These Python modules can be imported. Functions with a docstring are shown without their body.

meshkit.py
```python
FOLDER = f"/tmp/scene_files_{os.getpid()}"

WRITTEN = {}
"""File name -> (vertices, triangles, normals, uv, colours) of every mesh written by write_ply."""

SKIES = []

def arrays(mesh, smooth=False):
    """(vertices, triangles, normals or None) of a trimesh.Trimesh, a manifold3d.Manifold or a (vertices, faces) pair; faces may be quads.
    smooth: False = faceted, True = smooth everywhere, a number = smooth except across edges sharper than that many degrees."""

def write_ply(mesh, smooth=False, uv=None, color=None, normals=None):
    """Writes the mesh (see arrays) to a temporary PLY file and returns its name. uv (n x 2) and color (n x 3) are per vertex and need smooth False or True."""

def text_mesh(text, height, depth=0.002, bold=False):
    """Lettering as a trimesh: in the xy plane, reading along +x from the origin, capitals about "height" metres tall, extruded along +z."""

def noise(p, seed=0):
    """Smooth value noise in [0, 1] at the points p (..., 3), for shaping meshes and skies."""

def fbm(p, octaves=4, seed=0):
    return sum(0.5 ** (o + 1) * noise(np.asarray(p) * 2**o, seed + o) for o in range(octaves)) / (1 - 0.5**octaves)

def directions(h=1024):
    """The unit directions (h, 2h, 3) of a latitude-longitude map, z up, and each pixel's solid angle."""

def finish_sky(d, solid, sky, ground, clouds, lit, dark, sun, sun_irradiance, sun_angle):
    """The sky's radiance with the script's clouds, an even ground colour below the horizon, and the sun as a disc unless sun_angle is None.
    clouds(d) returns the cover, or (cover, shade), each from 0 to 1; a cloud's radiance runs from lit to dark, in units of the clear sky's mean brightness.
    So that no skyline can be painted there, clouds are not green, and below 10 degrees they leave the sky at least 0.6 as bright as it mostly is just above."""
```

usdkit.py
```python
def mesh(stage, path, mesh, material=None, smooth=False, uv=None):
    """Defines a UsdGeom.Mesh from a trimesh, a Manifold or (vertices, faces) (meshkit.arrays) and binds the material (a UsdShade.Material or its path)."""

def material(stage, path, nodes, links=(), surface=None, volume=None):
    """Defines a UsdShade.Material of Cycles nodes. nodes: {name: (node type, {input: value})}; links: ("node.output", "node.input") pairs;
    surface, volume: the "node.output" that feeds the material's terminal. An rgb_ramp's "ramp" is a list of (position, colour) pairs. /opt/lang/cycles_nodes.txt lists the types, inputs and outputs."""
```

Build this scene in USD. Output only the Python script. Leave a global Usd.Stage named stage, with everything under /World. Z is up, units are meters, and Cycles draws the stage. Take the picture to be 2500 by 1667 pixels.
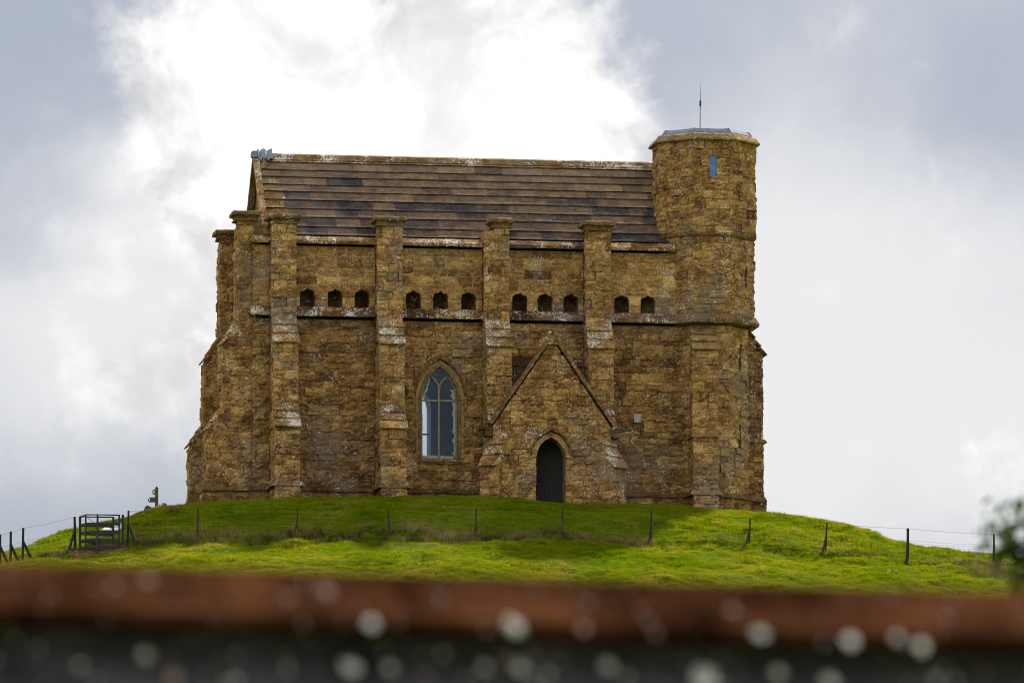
import math
import numpy as np
import trimesh
import usdkit
import meshkit
from pxr import Usd, UsdGeom, UsdLux, UsdShade, Sdf, Gf, Vt
from shapely.geometry import Polygon, box as sbox
from shapely.ops import unary_union

stage = Usd.Stage.CreateInMemory()
UsdGeom.SetStageUpAxis(stage, "Z")
UsdGeom.SetStageMetersPerUnit(stage, 1.0)
world = UsdGeom.Xform.Define(stage, "/World")
stage.SetDefaultPrim(world.GetPrim())
LK = "/World/Looks/"
UsdGeom.Scope.Define(stage, "/World/Looks")
rng = np.random.default_rng(7)

# ---------------------------------------------------------------- camera, sky, sun, exposure
DIST, ELEV, YAW = 300.0, math.radians(7.3), math.radians(9.0)
FPX = 77 * DIST                                   # focal length in pixels of a 2500-pixel-wide picture
FWD = np.array([math.sin(YAW) * math.cos(ELEV), math.cos(YAW) * math.cos(ELEV), math.sin(ELEV)])
RIGHT = np.cross(FWD, [0, 0, 1.0]); RIGHT /= np.linalg.norm(RIGHT)
UP = np.cross(RIGHT, FWD)
EYE = np.array([0, 0, 4.9]) - DIST * FWD
EXPOSURE = 1.25
SUN_EL, SUN_ROT = math.radians(46), math.radians(30)
SUN_POWER, SUN_ANGLE, SKY_STRENGTH = 0.95, 2.5, 0.1

cam = UsdGeom.Camera.Define(stage, "/World/camera")
cam.CreateHorizontalApertureAttr(36.0)
cam.CreateVerticalApertureAttr(36.0 * 682 / 1024)
cam.CreateFocalLengthAttr(FPX / 2500 * 36)
cam.CreateFStopAttr(5.4)
cam.CreateFocusDistanceAttr(297.0)
cam.CreateClippingRangeAttr(Gf.Vec2f(0.5, 20000))
cam.CreateExposureAttr(EXPOSURE)
M = Gf.Matrix4d(*RIGHT, 0, *UP, 0, *(-FWD), 0, *EYE, 1)
UsdGeom.Xformable(cam).AddTransformOp().Set(M)


def direction(x, y):
    d = FWD * FPX + RIGHT * (x - 1250) + UP * (833.5 - y)
    return d / np.linalg.norm(d)


def at(x, y, Y):
    d = direction(x, y)
    return EYE + d * (Y - EYE[1]) / d[1]


def pix(p):
    d = np.asarray(p, float) - EYE
    z = d @ FWD
    return 1250 + FPX * (d @ RIGHT) / z, 833.5 - FPX * (d @ UP) / z


def sky_material():
    N, L = {}, []
    N["tc"] = ("texture_coordinate", {})
    N["sky"] = ("sky_texture", {"sky_type": "single_scattering", "sun_disc": False, "sun_elevation": SUN_EL, "sun_rotation": SUN_ROT, "altitude": 60.0, "aerosol_density": 1.6})
    # fine and coarse noise over the whole dome, in units of a thousandth of a picture's width
    def noise(name, scale, detail, rough, distort=0.0):
        N[name] = ("noise_texture", {"scale": scale, "detail": detail, "roughness": rough, "distortion": distort})
        L.append(("tc.generated", name + ".vector"))
    noise("warp", 90.0, 6.0, 0.6)
    N["w0"] = ("vector_math", {"math_type": "subtract", "vector2": (0.5, 0.5, 0.5)})
    L.append(("warp.color", "w0.vector1"))
    N["w1"] = ("vector_math", {"math_type": "scale", "scale": 0.011})
    L.append(("w0.vector", "w1.vector1"))
    N["dir"] = ("vector_math", {"math_type": "add"})
    L.extend([("tc.generated", "dir.vector1"), ("w1.vector", "dir.vector2")])

    def blob(name, x, y, r, amp, squash=1.0):
        c = direction(x, y)
        N[name + "d"] = ("vector_math", {"math_type": "distance", "vector2": tuple(c)})
        L.append(("dir.vector", name + "d.vector1"))
        N[name + "r"] = ("map_range", {"range_type": "smootherstep", "from_min": r * 1.75 / FPX, "from_max": 0.0, "to_min": 0.0, "to_max": amp, "clamp": True})
        L.append((name + "d.value", name + "r.value"))
        return name + "r.result"

    def total(name, terms):
        out = terms[0]
        for i, t in enumerate(terms[1:]):
            n = f"{name}{i}"
            N[n] = ("math", {"math_type": "add"})
            L.extend([(out, n + ".value1"), (t, n + ".value2")])
            out = n + ".value"
        return out

    noise("n1", 62.0, 10.0, 0.6, 0.25)
    noise("n2", 3.0, 5.0, 0.55, 0.3)
    noise("n3", 85.0, 8.0, 0.6, 0.3)
    noise("n4", 28.0, 6.0, 0.5, 0.2)

    def remap(name, src, lo, hi, a_, b_, kind="linear"):
        N[name] = ("map_range", {"range_type": kind, "from_min": lo, "from_max": hi, "to_min": a_, "to_max": b_, "clamp": True})
        L.append((src, name + ".value"))
        return name + ".result"

    def mixed(name, fac, ca, cb):
        N[name] = ("mix_color", {"use_clamp": False, **({"a": ca} if not isinstance(ca, str) else {}), **({"b": cb} if not isinstance(cb, str) else {})})
        L.append((fac, name + ".fac"))
        if isinstance(ca, str): L.append((ca, name + ".a"))
        if isinstance(cb, str): L.append((cb, name + ".b"))
        return name + ".result"

    # the veil of thin cloud: smooth, from blue grey to pale
    veil = [blob(f"vb{i}", *b) for i, b in enumerate([
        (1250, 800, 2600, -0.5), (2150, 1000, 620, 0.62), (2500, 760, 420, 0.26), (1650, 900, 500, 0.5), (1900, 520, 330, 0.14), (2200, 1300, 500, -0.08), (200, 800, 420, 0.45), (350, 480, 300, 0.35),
        (120, 600, 150, -0.3), (60, 950, 300, 0.25), (150, 1200, 360, -0.3), (500, 950, 420, 0.25), (60, 60, 420, -0.12), (2450, 260, 260, -0.16), (1600, 60, 300, -0.04), (2470, 1060, 110, 0.2), (2330, 1180, 90, 0.08)])]
    veil.append(remap("n4s", "n4.fac", 0.25, 0.75, -0.13, 0.13))
    veil.append(remap("n1v", "n1.fac", 0.25, 0.75, -0.1, 0.1))
    veil.append(remap("n2s", "n2.fac", 0.3, 0.7, 0.35, 1.0))  # extra bright cloud cover, added outside the view to light the chapel front
    vf = remap("vcov", total("vs", veil), 0.0, 1.0, 0.0, 1.0, "smoothstep")
    # the heaped white cloud: firm edges, grey folds inside
    heap = [blob(f"hb{i}", *b) for i, b in enumerate([
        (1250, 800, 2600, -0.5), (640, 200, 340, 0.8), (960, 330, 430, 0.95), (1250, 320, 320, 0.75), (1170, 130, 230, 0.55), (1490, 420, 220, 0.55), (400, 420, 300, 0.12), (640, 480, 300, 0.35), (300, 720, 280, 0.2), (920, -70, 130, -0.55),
        (420, 960, 250, 0.25), (2450, 1075, 100, 0.3)])]
    heap.append(remap("n1s", "n1.fac", 0.25, 0.75, -0.42, 0.42))
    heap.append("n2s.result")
    hf = total("hs", heap)
    hc = remap("hcov", hf, 0.32, 0.8, 0.0, 1.0, "smoothstep")
    fold = remap("fold", "n3.fac", 0.42, 0.68, 0.0, 1.0, "smoothstep")
    deep = remap("deep", hf, 0.6, 3.2, 0.8, 0.2)
    N["fd"] = ("math", {"math_type": "multiply"})
    L += [(fold, "fd.value1"), (deep, "fd.value2")]
    thin = mixed("m0", "vcov.result", "sky.color", "sky.color")
    N["m1"] = ("mix_color", {"fac": 0.88, "b": CLOUD_GREY, "use_clamp": False})
    L.append((thin, "m1.a"))
    pale = mixed("m2", vf, "m1.result", CLOUD_PALE)
    white = mixed("m3", "fd.value", CLOUD_WHITE, CLOUD_FOLD)
    N["ramp"] = ("mix_color", {"use_clamp": False})
    L += [(hc, "ramp.fac"), (pale, "ramp.a"), (white, "ramp.b")]
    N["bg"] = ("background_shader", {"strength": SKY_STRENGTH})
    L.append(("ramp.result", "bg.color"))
    return usdkit.material(stage, LK + "sky", N, L, surface="bg.background")


CLOUD_GREY = (1.2, 1.27, 1.58)
CLOUD_PALE = (3.55, 3.56, 3.6)
CLOUD_FOLD = (2.65, 2.62, 2.64)
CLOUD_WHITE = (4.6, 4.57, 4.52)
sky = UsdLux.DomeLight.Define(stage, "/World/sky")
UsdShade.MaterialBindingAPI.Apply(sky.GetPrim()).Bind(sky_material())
sky.GetPrim().SetCustomDataByKey("kind", "structure")
sky.GetPrim().SetCustomDataByKey("label", "pale grey blue sky with bright white clouds")
sun = UsdLux.DistantLight.Define(stage, "/World/sun")
sun.CreateIntensityAttr(SUN_POWER)
sun.CreateAngleAttr(SUN_ANGLE)
sun.CreateColorAttr(Gf.Vec3f(1.0, 0.9, 0.72))
sun.CreateNormalizeAttr(True)
sd = np.array([math.sin(SUN_ROT) * math.cos(SUN_EL), math.cos(SUN_ROT) * math.cos(SUN_EL), math.sin(SUN_EL)])
sr = np.cross([0, 0, 1.0], sd); sr /= np.linalg.norm(sr); su = np.cross(sd, sr)
UsdGeom.Xformable(sun).AddTransformOp().Set(Gf.Matrix4d(*sr, 0, *su, 0, *sd, 0, 0, 0, 60, 1))


# ---------------------------------------------------------------- materials
def mat(name, nodes, links=(), **k):
    return usdkit.material(stage, LK + name, nodes, links, **k)


def plain(name, col, rough=0.7, metallic=0.0, var=0.25, scale=6.0, bump=0.0, spec=0.3):
    lo, hi = [tuple(c * (1 - var) for c in col), tuple(min(1, c * (1 + var)) for c in col)]
    N = {"g": ("geometry", {}), "n": ("noise_texture", {"scale": scale, "detail": 6.0, "roughness": 0.6}),
         "r": ("rgb_ramp", {"ramp": [(0.3, lo), (0.7, hi)]}), "p": ("principled_bsdf", {"roughness": rough, "metallic": metallic, "specular_ior_level": spec})}
    L = [("g.position", "n.vector"), ("n.fac", "r.fac"), ("r.color", "p.base_color")]
    if bump:
        N["b"] = ("bump", {"strength": 1.0, "distance": bump})
        L += [("n.fac", "b.height"), ("b.normal", "p.normal")]
    return mat(name, N, L, surface="p.BSDF")


def stone_material(name, k=1.4, cw=0.3, ramp=None, grey=0.5, bump=0.05, contrast=1.0):
    """Weathered golden limestone: every stone its own tone, fine mottling, grey patches, dark pits, crusts of white lichen."""
    ramp = ramp or [(0.0, (0.044, 0.021, 0.009)), (0.28, (0.124, 0.06, 0.02)), (0.5, (0.25, 0.134, 0.044)), (0.75, (0.43, 0.252, 0.085)), (1.0, (0.64, 0.44, 0.19))]
    thr = 0.5 + 0.5 * cw + k * math.hypot(0.115, 0.12 * cw)
    N = {"g": ("geometry", {}),
         "tone": ("attribute", {"attribute": "tone"}),
         "n1": ("noise_texture", {"scale": 2.6, "detail": 8.0, "roughness": 0.66}),
         "stretch": ("mapping", {"mapping_type": "point", "scale": (4.5, 4.5, 13.0)}),
         "n2": ("noise_texture", {"scale": 1.0, "detail": 8.0, "roughness": 0.64, "distortion": 0.7}),
         "n3": ("noise_texture", {"scale": 0.45, "detail": 5.0, "roughness": 0.62}),
         "n4": ("noise_texture", {"scale": 19.0, "detail": 6.0, "roughness": 0.72}),
         "a1": ("math", {"math_type": "multiply_add", "value2": 1.0 * contrast, "value3": -0.5 * contrast}),
         "a2": ("math", {"math_type": "add"}),
         "a3": ("math", {"math_type": "multiply_add", "value2": 1.15 * contrast, "value3": -0.575 * contrast}),
         "a4": ("math", {"math_type": "add"}),
         "a5": ("math", {"math_type": "multiply_add", "value2": 1.2 * contrast, "value3": -0.6 * contrast}),
         "a6": ("math", {"math_type": "add", "use_clamp": True}),
         "r": ("rgb_ramp", {"ramp": ramp}),
         "gm": ("map_range", {"from_min": 0.52, "from_max": 0.66, "to_max": grey, "clamp": True}),
         "gmix": ("mix_color", {"b": (0.2, 0.168, 0.15)}),
         "pit": ("noise_texture", {"scale": 9.0, "detail": 5.0, "roughness": 0.6}),
         "pm": ("map_range", {"from_min": 0.4, "from_max": 0.3, "to_max": 0.7, "clamp": True}),
         "pmix": ("mix_color", {"b": (0.04, 0.022, 0.012)}),
         "fine": ("noise_texture", {"scale": 21.0, "detail": 4.0, "roughness": 0.62}),
         "cl": ("noise_texture", {"scale": 1.7, "detail": 6.0, "roughness": 0.62}),
         "ld": ("math", {"math_type": "multiply_add", "value2": cw}),
         "lm": ("map_range", {"from_min": thr, "from_max": thr + 0.045, "to_min": 0.0, "to_max": 0.92, "clamp": True}),
         "lmix": ("mix_color", {"b": (0.66, 0.62, 0.55)}),
         "hb": ("math", {"math_type": "multiply_add", "value2": 0.35}),
         "b": ("bump", {"strength": 1.0, "distance": bump}),
         "p": ("principled_bsdf", {"roughness": 0.92, "specular_ior_level": 0.15})}
    L = [("g.position", "n1.vector"), ("g.position", "stretch.vector"), ("stretch.vector", "n2.vector"), ("g.position", "n3.vector"), ("g.position", "n4.vector"), ("g.position", "pit.vector"),
         ("n1.fac", "a1.value1"), ("tone.fac", "a2.value1"), ("a1.value", "a2.value2"), ("n2.fac", "a3.value1"), ("a2.value", "a4.value1"), ("a3.value", "a4.value2"),
         ("n4.fac", "a5.value1"), ("a4.value", "a6.value1"), ("a5.value", "a6.value2"), ("a6.value", "r.fac"),
         ("n3.fac", "gm.value"), ("gm.result", "gmix.fac"), ("r.color", "gmix.a"), ("pit.fac", "pm.value"), ("pm.result", "pmix.fac"), ("gmix.result", "pmix.a"),
         ("g.position", "fine.vector"), ("g.position", "cl.vector"), ("cl.fac", "ld.value1"), ("fine.fac", "ld.value3"), ("ld.value", "lm.value"),
         ("lm.result", "lmix.fac"), ("pmix.result", "lmix.a"), ("lmix.result", "p.base_color"),
         ("n4.fac", "hb.value1"), ("n2.fac", "hb.value3"), ("hb.value", "b.height"), ("b.normal", "p.normal")]
    return mat(name, N, L, surface="p.BSDF")


m_stone = stone_material("weathered_stone", 0.95, 0.45)
m_stone_white = stone_material("lichen_covered_stone", 0.4, 0.95, grey=0.5)
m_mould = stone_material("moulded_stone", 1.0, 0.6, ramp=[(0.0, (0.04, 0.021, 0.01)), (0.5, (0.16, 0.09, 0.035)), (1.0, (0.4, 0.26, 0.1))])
m_mortar = stone_material("old_mortar", 2.0, 0.3, ramp=[(0.0, (0.05, 0.03, 0.012)), (0.5, (0.17, 0.105, 0.045)), (1.0, (0.42, 0.32, 0.18))], bump=0.02)
m_pointing = stone_material("pale_pointing", 1.8, 0.3, grey=0.1, ramp=[(0.0, (0.14, 0.085, 0.035)), (0.5, (0.36, 0.25, 0.12)), (1.0, (0.62, 0.49, 0.3))], bump=0.02)
m_ridge = stone_material("ridge_stone", 0.45, 0.95, grey=0.3, ramp=[(0.0, (0.04, 0.021, 0.01)), (0.5, (0.16, 0.09, 0.035)), (1.0, (0.4, 0.26, 0.1))])
SLATY = [(0.0, (0.026, 0.026, 0.034)), (0.2, (0.054, 0.045, 0.046)), (0.42, (0.135, 0.088, 0.064)), (0.7, (0.25, 0.165, 0.102)), (1.0, (0.46, 0.33, 0.2))]
m_slab = stone_material("roof_stone", 1.55, 0.4, grey=0.4, bump=0.012, contrast=0.7, ramp=SLATY)
m_slab_white = stone_material("lichened_roof_stone", 0.45, 0.9, grey=0.2, bump=0.012, contrast=0.7, ramp=SLATY)
m_lead = plain("lead_sheet", (0.17, 0.21, 0.27), 0.8, 0.0, 0.3, 5.0)
m_plaster = plain("interior_plaster", (0.085, 0.125, 0.2), 0.9)  # plaster coloured blue to add the sky reflection seen in the window
m_black = plain("dark_iron", (0.012, 0.013, 0.018), 0.5)
m_oak = plain("dark_oak", (0.03, 0.027, 0.029), 0.7, 0.0, 0.4, 9.0, 0.01)
m_bar = plain("window_bar", (0.24, 0.2, 0.15), 0.7, 0.0, 0.3)
m_seal = plain("pale_sealant", (0.3, 0.36, 0.34), 0.7, 0.0, 0.4, 20.0)
m_blue = plain("blue_glazing", (0.07, 0.16, 0.36), 0.15)  # blue sky reflection of the slit put into its base colour
m_post = plain("creosoted_wood", (0.014, 0.012, 0.013), 0.75)
m_sign = plain("weathered_oak_sign", (0.06, 0.05, 0.028), 0.8)
m_white = plain("white_paint", (0.75, 0.75, 0.72), 0.5, 0.0, 0.05)
m_panel = plain("printed_panel", (0.42, 0.46, 0.55), 0.2, 0.0, 0.15, 3.0)  # blue sky reflection mixed into the pale panel colour
m_wire = plain("galvanised_wire", (0.03, 0.03, 0.03), 1.0, spec=0.0)
m_earth = plain("bare_earth", (0.12, 0.055, 0.025), 0.95, 0.0, 0.5, 7.0, 0.05)
m_skin = plain("skin", (0.5, 0.27, 0.17), 0.5, 0.0, 0.05)
m_hair = plain("brown_hair", (0.09, 0.055, 0.03), 0.6)
m_navy = plain("navy_cloth", (0.018, 0.02, 0.045), 0.85)
m_orange = plain("orange_cloth", (0.42, 0.12, 0.035), 0.8)
m_bark = plain("bark", (0.05, 0.035, 0.022), 0.9, 0.0, 0.4, 8.0, 0.02)
m_terra = plain("terracotta", (0.058, 0.023, 0.011), 1.0, 0.0, 0.95, 2.6, 0.004, 0.0)
m_slate = plain("roofing_slate", (0.045, 0.044, 0.048), 0.8, 0.0, 0.7, 5.0, 0.003)
m_lichen = plain("pale_lichen", (0.62, 0.62, 0.58), 0.9, 0.0, 0.2, 30.0, 0.003)
m_lichen_dim = plain("pinkish_lichen", (0.3, 0.2, 0.17), 0.9, 0.0, 0.3, 30.0, 0.003)
m_render = plain("cottage_wall", (0.3, 0.26, 0.2), 0.9, 0.0, 0.2, 4.0, 0.01)
m_glass = mat("window_glass", {"f": ("fresnel", {"IOR": 1.36}), "t": ("transparent_bsdf", {"color": (0.93, 0.95, 0.97)}), "g": ("glossy_bsdf", {"color": (0.6, 0.78, 1.0), "roughness": 0.03}), "m": ("mix_closure", {})},
              [("f.fac", "m.fac"), ("t.BSDF", "m.closure1"), ("g.BSDF", "m.closure2")], surface="m.closure")  # gloss colour tinted blue so the reflected sky looks bluer


def leaf_material(name, ramp, random_amount=0.26, patch_scale=0.4, trans=0.5):
    N = {"g": ("geometry", {}), "o": ("object_info", {}), "n": ("noise_texture", {"scale": patch_scale, "detail": 6.0, "roughness": 0.65}),
         "a": ("math", {"math_type": "multiply_add", "value2": random_amount, "value3": -random_amount / 2}), "s": ("math", {"math_type": "add", "use_clamp": True}),
         "r": ("rgb_ramp", {"ramp": ramp}), "d": ("principled_bsdf", {"roughness": 1.0, "specular_ior_level": 0.0}), "t": ("translucent_bsdf", {}), "m": ("mix_closure", {"fac": trans})}
    L = [("g.position", "n.vector"), ("o.random", "a.value1"), ("n.fac", "s.value1"), ("a.value", "s.value2"), ("s.value", "r.fac"), ("r.color", "d.base_color"), ("r.color", "t.color"),
         ("d.BSDF", "m.closure1"), ("t.BSDF", "m.closure2")]
    return mat(name, N, L, surface="m.closure")


m_grass = leaf_material("grass_blades", [(0.22, (0.08, 0.135, 0.001)), (0.42, (0.16, 0.22, 0.002)), (0.58, (0.25, 0.26, 0.006)), (0.72, (0.36, 0.31, 0.05))])
m_dry = leaf_material("dry_grass", [(0.3, (0.1, 0.09, 0.035)), (0.5, (0.2, 0.15, 0.07)), (0.7, (0.36, 0.27, 0.14))], trans=0.3)
m_rank = leaf_material("rank_grass", [(0.3, (0.03, 0.05, 0.012)), (0.55, (0.06, 0.085, 0.02)), (0.75, (0.14, 0.12, 0.045))], trans=0.3)
m_leaf = leaf_material("leaves", [(0.3, (0.022, 0.045, 0.006)), (0.5, (0.035, 0.065, 0.008)), (0.8, (0.07, 0.085, 0.016))], patch_scale=3.0)
m_ground = mat("turf", {"g": ("geometry", {}), "n": ("noise_texture", {"scale": 0.22, "detail": 6.0, "roughness": 0.65}), "n2": ("noise_texture", {"scale": 5.0, "detail": 8.0, "roughness": 0.7}),
                        "a": ("math", {"math_type": "multiply_add", "value2": 0.6, "value3": -0.3}), "s": ("math", {"math_type": "add", "use_clamp": True}),
                        "r": ("rgb_ramp", {"ramp": [(0.25, (0.045, 0.075, 0.003)), (0.5, (0.09, 0.135, 0.004)), (0.75, (0.13, 0.14, 0.03))]}),
                        "b": ("bump", {"strength": 1.0, "distance": 0.08}), "p": ("principled_bsdf", {"roughness": 1.0, "specular_ior_level": 0.0})},
               [("g.position", "n.vector"), ("g.position", "n2.vector"), ("n2.fac", "a.value1"), ("a.value", "s.value1"), ("n.fac", "s.value2"), ("s.value", "r.fac"), ("r.color", "p.base_color"),
                ("n2.fac", "b.height"), ("b.normal", "p.normal")], surface="p.BSDF")

# ---------------------------------------------------------------- helpers
USED = {}


def path_of(name, parent):
    base = f"{parent.GetPath() if parent else '/World'}/{name}"
    n = USED.get(base, -1) + 1
    USED[base] = n
    return base if n == 0 else f"{base}_{n:03d}"


def tag(o, label=None, cat=None, group=None, kind=None):
    p = o.GetPrim() if hasattr(o, "GetPrim") else o
    for k, v in (("label", label), ("category", cat), ("group", group), ("kind", kind)):
        if v:
            p.SetCustomDataByKey(k, v)
    return p


def thing(name, label, cat, loc=(0, 0, 0), rz=0.0, group=None):
    x = UsdGeom.Xform.Define(stage, path_of(name, None))
    if any(loc):
        x.AddTranslateOp().Set(Gf.Vec3d(*map(float, loc)))
    if rz:
        x.AddRotateZOp().Set(float(rz))
    return tag(x, label, cat, group)


def obj(name, mesh, m, parent=None, tone=None, smooth=False, label=None, cat=None, kind=None, group=None):
    if isinstance(mesh, list):
        mesh = join(mesh)
    v, f = (mesh.vertices, mesh.faces) if hasattr(mesh, "vertices") else mesh
    g = usdkit.mesh(stage, path_of(name, parent), (np.asarray(v), np.asarray(f)), m, smooth)
    n = len(g.GetPointsAttr().Get())
    t = np.full(n, 0.5) if tone is None else (np.full(n, float(tone)) if np.ndim(tone) == 0 else np.asarray(tone, float))
    if len(t) == n:
        UsdGeom.PrimvarsAPI(g).CreatePrimvar("tone", Sdf.ValueTypeNames.FloatArray, "vertex").Set(Vt.FloatArray.FromNumpy(t.astype(np.float32)))
    return tag(g, label, cat, group, kind)


def join(ms):
    vs, fs, n = [], [], 0
    for m in ms:
        v, f = (m.vertices, m.faces) if hasattr(m, "vertices") else m
        vs.append(np.asarray(v, float)); fs.append(np.asarray(f) + n); n += len(v)
    return np.vstack(vs), np.vstack(fs)


def bx(x0, x1, y0, y1, z0, z1):
    m = trimesh.creation.box(extents=(x1 - x0, y1 - y0, z1 - z0))
    m.apply_translation(((x0 + x1) / 2, (y0 + y1) / 2, (z0 + z1) / 2))
    return m.vertices, m.faces


def bar(a, b, r, n=6, r2=None):
    """A tapered round (or square, n=4) bar from a to b."""
    a, b = np.asarray(a, float), np.asarray(b, float)
    d = (b - a) / np.linalg.norm(b - a)
    u = np.cross(d, [0, 0, 1.0] if abs(d[2]) < 0.9 else [1.0, 0, 0]); u /= np.linalg.norm(u)
    w = np.cross(d, u)
    t = np.arange(n) * 2 * np.pi / n + (np.pi / 4 if n == 4 else 0)
    ring = np.cos(t)[:, None] * u + np.sin(t)[:, None] * w
    v = np.vstack([a + r * ring, b + (r if r2 is None else r2) * ring, a, b])
    f = []
    for i in range(n):
        j = (i + 1) % n
        f += [[i, j, n + j], [i, n + j, n + i], [2 * n, j, i], [2 * n + 1, n + i, n + j]]
    return v, np.array(f)


def flatbar(a, b, h, t):
    """A flat bar standing on edge from a to b: h high, t thick."""
    a, b = np.asarray(a, float), np.asarray(b, float)
    d = b - a; s = np.cross(d, [0, 0, 1.0]); s = s / np.linalg.norm(s) * t / 2
    z = np.array([0, 0, h / 2])
    v = np.array([p + i * s + k * z for p in (a, b) for i in (-1, 1) for k in (-1, 1)])
    f = [[0, 1, 3], [0, 3, 2], [4, 6, 7], [4, 7, 5], [0, 4, 5], [0, 5, 1], [2, 3, 7], [2, 7, 6], [1, 5, 7], [1, 7, 3], [0, 2, 6], [0, 6, 4]]
    return v, np.array(f)


def prism(poly, O, U, V, N, n0, n1):
    """Extrudes a shapely polygon (u, v) between n0 and n1 along N."""
    if poly.geom_type != "Polygon":
        return join([prism(q, O, U, V, N, n0, n1) for q in poly.geoms])
    m = trimesh.creation.extrude_polygon(poly, n1 - n0, engine="earcut")
    v = np.asarray(m.vertices)
    O, U, V, N = (np.asarray(q, float) for q in (O, U, V, N))
    return O + v[:, :1] * U + v[:, 1:2] * V + (v[:, 2:] + n0) * N, np.asarray(m.faces)


X, Y, Z = np.eye(3)


def arch_points(cx, z0, w, h, n=10):
    """A two-centred pointed arch from the left springing to the right."""
    r = (w * w + h * h) / (2 * w)
    a = math.atan2(h, r - w)
    t = np.linspace(0, a, n)
    right = np.c_[cx + w - r + r * np.cos(t), z0 + r * np.sin(t)]
    left = np.c_[2 * cx - right[:, 0], right[:, 1]]
    return np.vstack([left, right[::-1][1:]])


def arch_poly(cx, z_bottom, z0, w, h, n=10):
    return Polygon(np.vstack([[cx - w, z_bottom], arch_points(cx, z0, w, h, n), [cx + w, z_bottom]]))


# ---------------------------------------------------------------- masonry
T = 0.05          # the core lies this far behind the nominal face
STONES = []


def stone_cell(u0, u1, v0, v1, proud, rough):
    nx, ny = max(3, min(6, int((u1 - u0) / 0.13) + 2)), max(3, min(5, int((v1 - v0) / 0.1) + 2))
    gu, gv = np.meshgrid(np.linspace(0, 1, nx), np.linspace(0, 1, ny))
    edge = (gu == 0) | (gu == 1) | (gv == 0) | (gv == 1)
    ledge = rough * 1.6 * (rng.random() - 0.4) * (gv - 0.5) + rough * 0.8 * (rng.random() - 0.5) * (gu - 0.5)
    n = proud + ledge + rng.normal(0, rough * 0.55, gu.shape) - np.where(edge, 0.018, 0.0)
    u = u0 + gu * (u1 - u0) + np.where(edge, rng.normal(0, 0.008, gu.shape), rng.normal(0, 0.012, gu.shape))
    v = v0 + gv * (v1 - v0) + np.where(edge, rng.normal(0, 0.006, gu.shape), rng.normal(0, 0.01, gu.shape))
    pts = np.c_[u.ravel(), v.ravel(), n.ravel()]
    idx = np.arange(nx * ny).reshape(ny, nx)
    q = np.stack([idx[:-1, :-1], idx[:-1, 1:], idx[1:, 1:], idx[1:, :-1]], -1).reshape(-1, 4)
    loop = np.concatenate([idx[0, :], idx[1:, -1], idx[-1, -2::-1], idx[-2:0:-1, 0]])
    back = pts[loop].copy(); back[:, 2] = -T - 0.02
    k = len(pts)
    m = len(loop)
    i = np.arange(m); j = (i + 1) % m
    side = np.stack([loop[j], loop[i], k + i, k + j], -1)
    q = np.vstack([q, side])
    return np.vstack([pts, back]), np.vstack([q[:, [0, 1, 2]], q[:, [0, 2, 3]]])


def stone_poly(poly, proud):
    poly = poly.simplify(0.01)
    m = trimesh.creation.extrude_polygon(poly, proud + T + 0.02, engine="earcut")
    v = np.array(m.vertices); v[:, 2] -= T + 0.02
    front = v[:, 2] > 0
    v[front, 2] += rng.normal(0, 0.006, front.sum())
    return v, np.asarray(m.faces)


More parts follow.
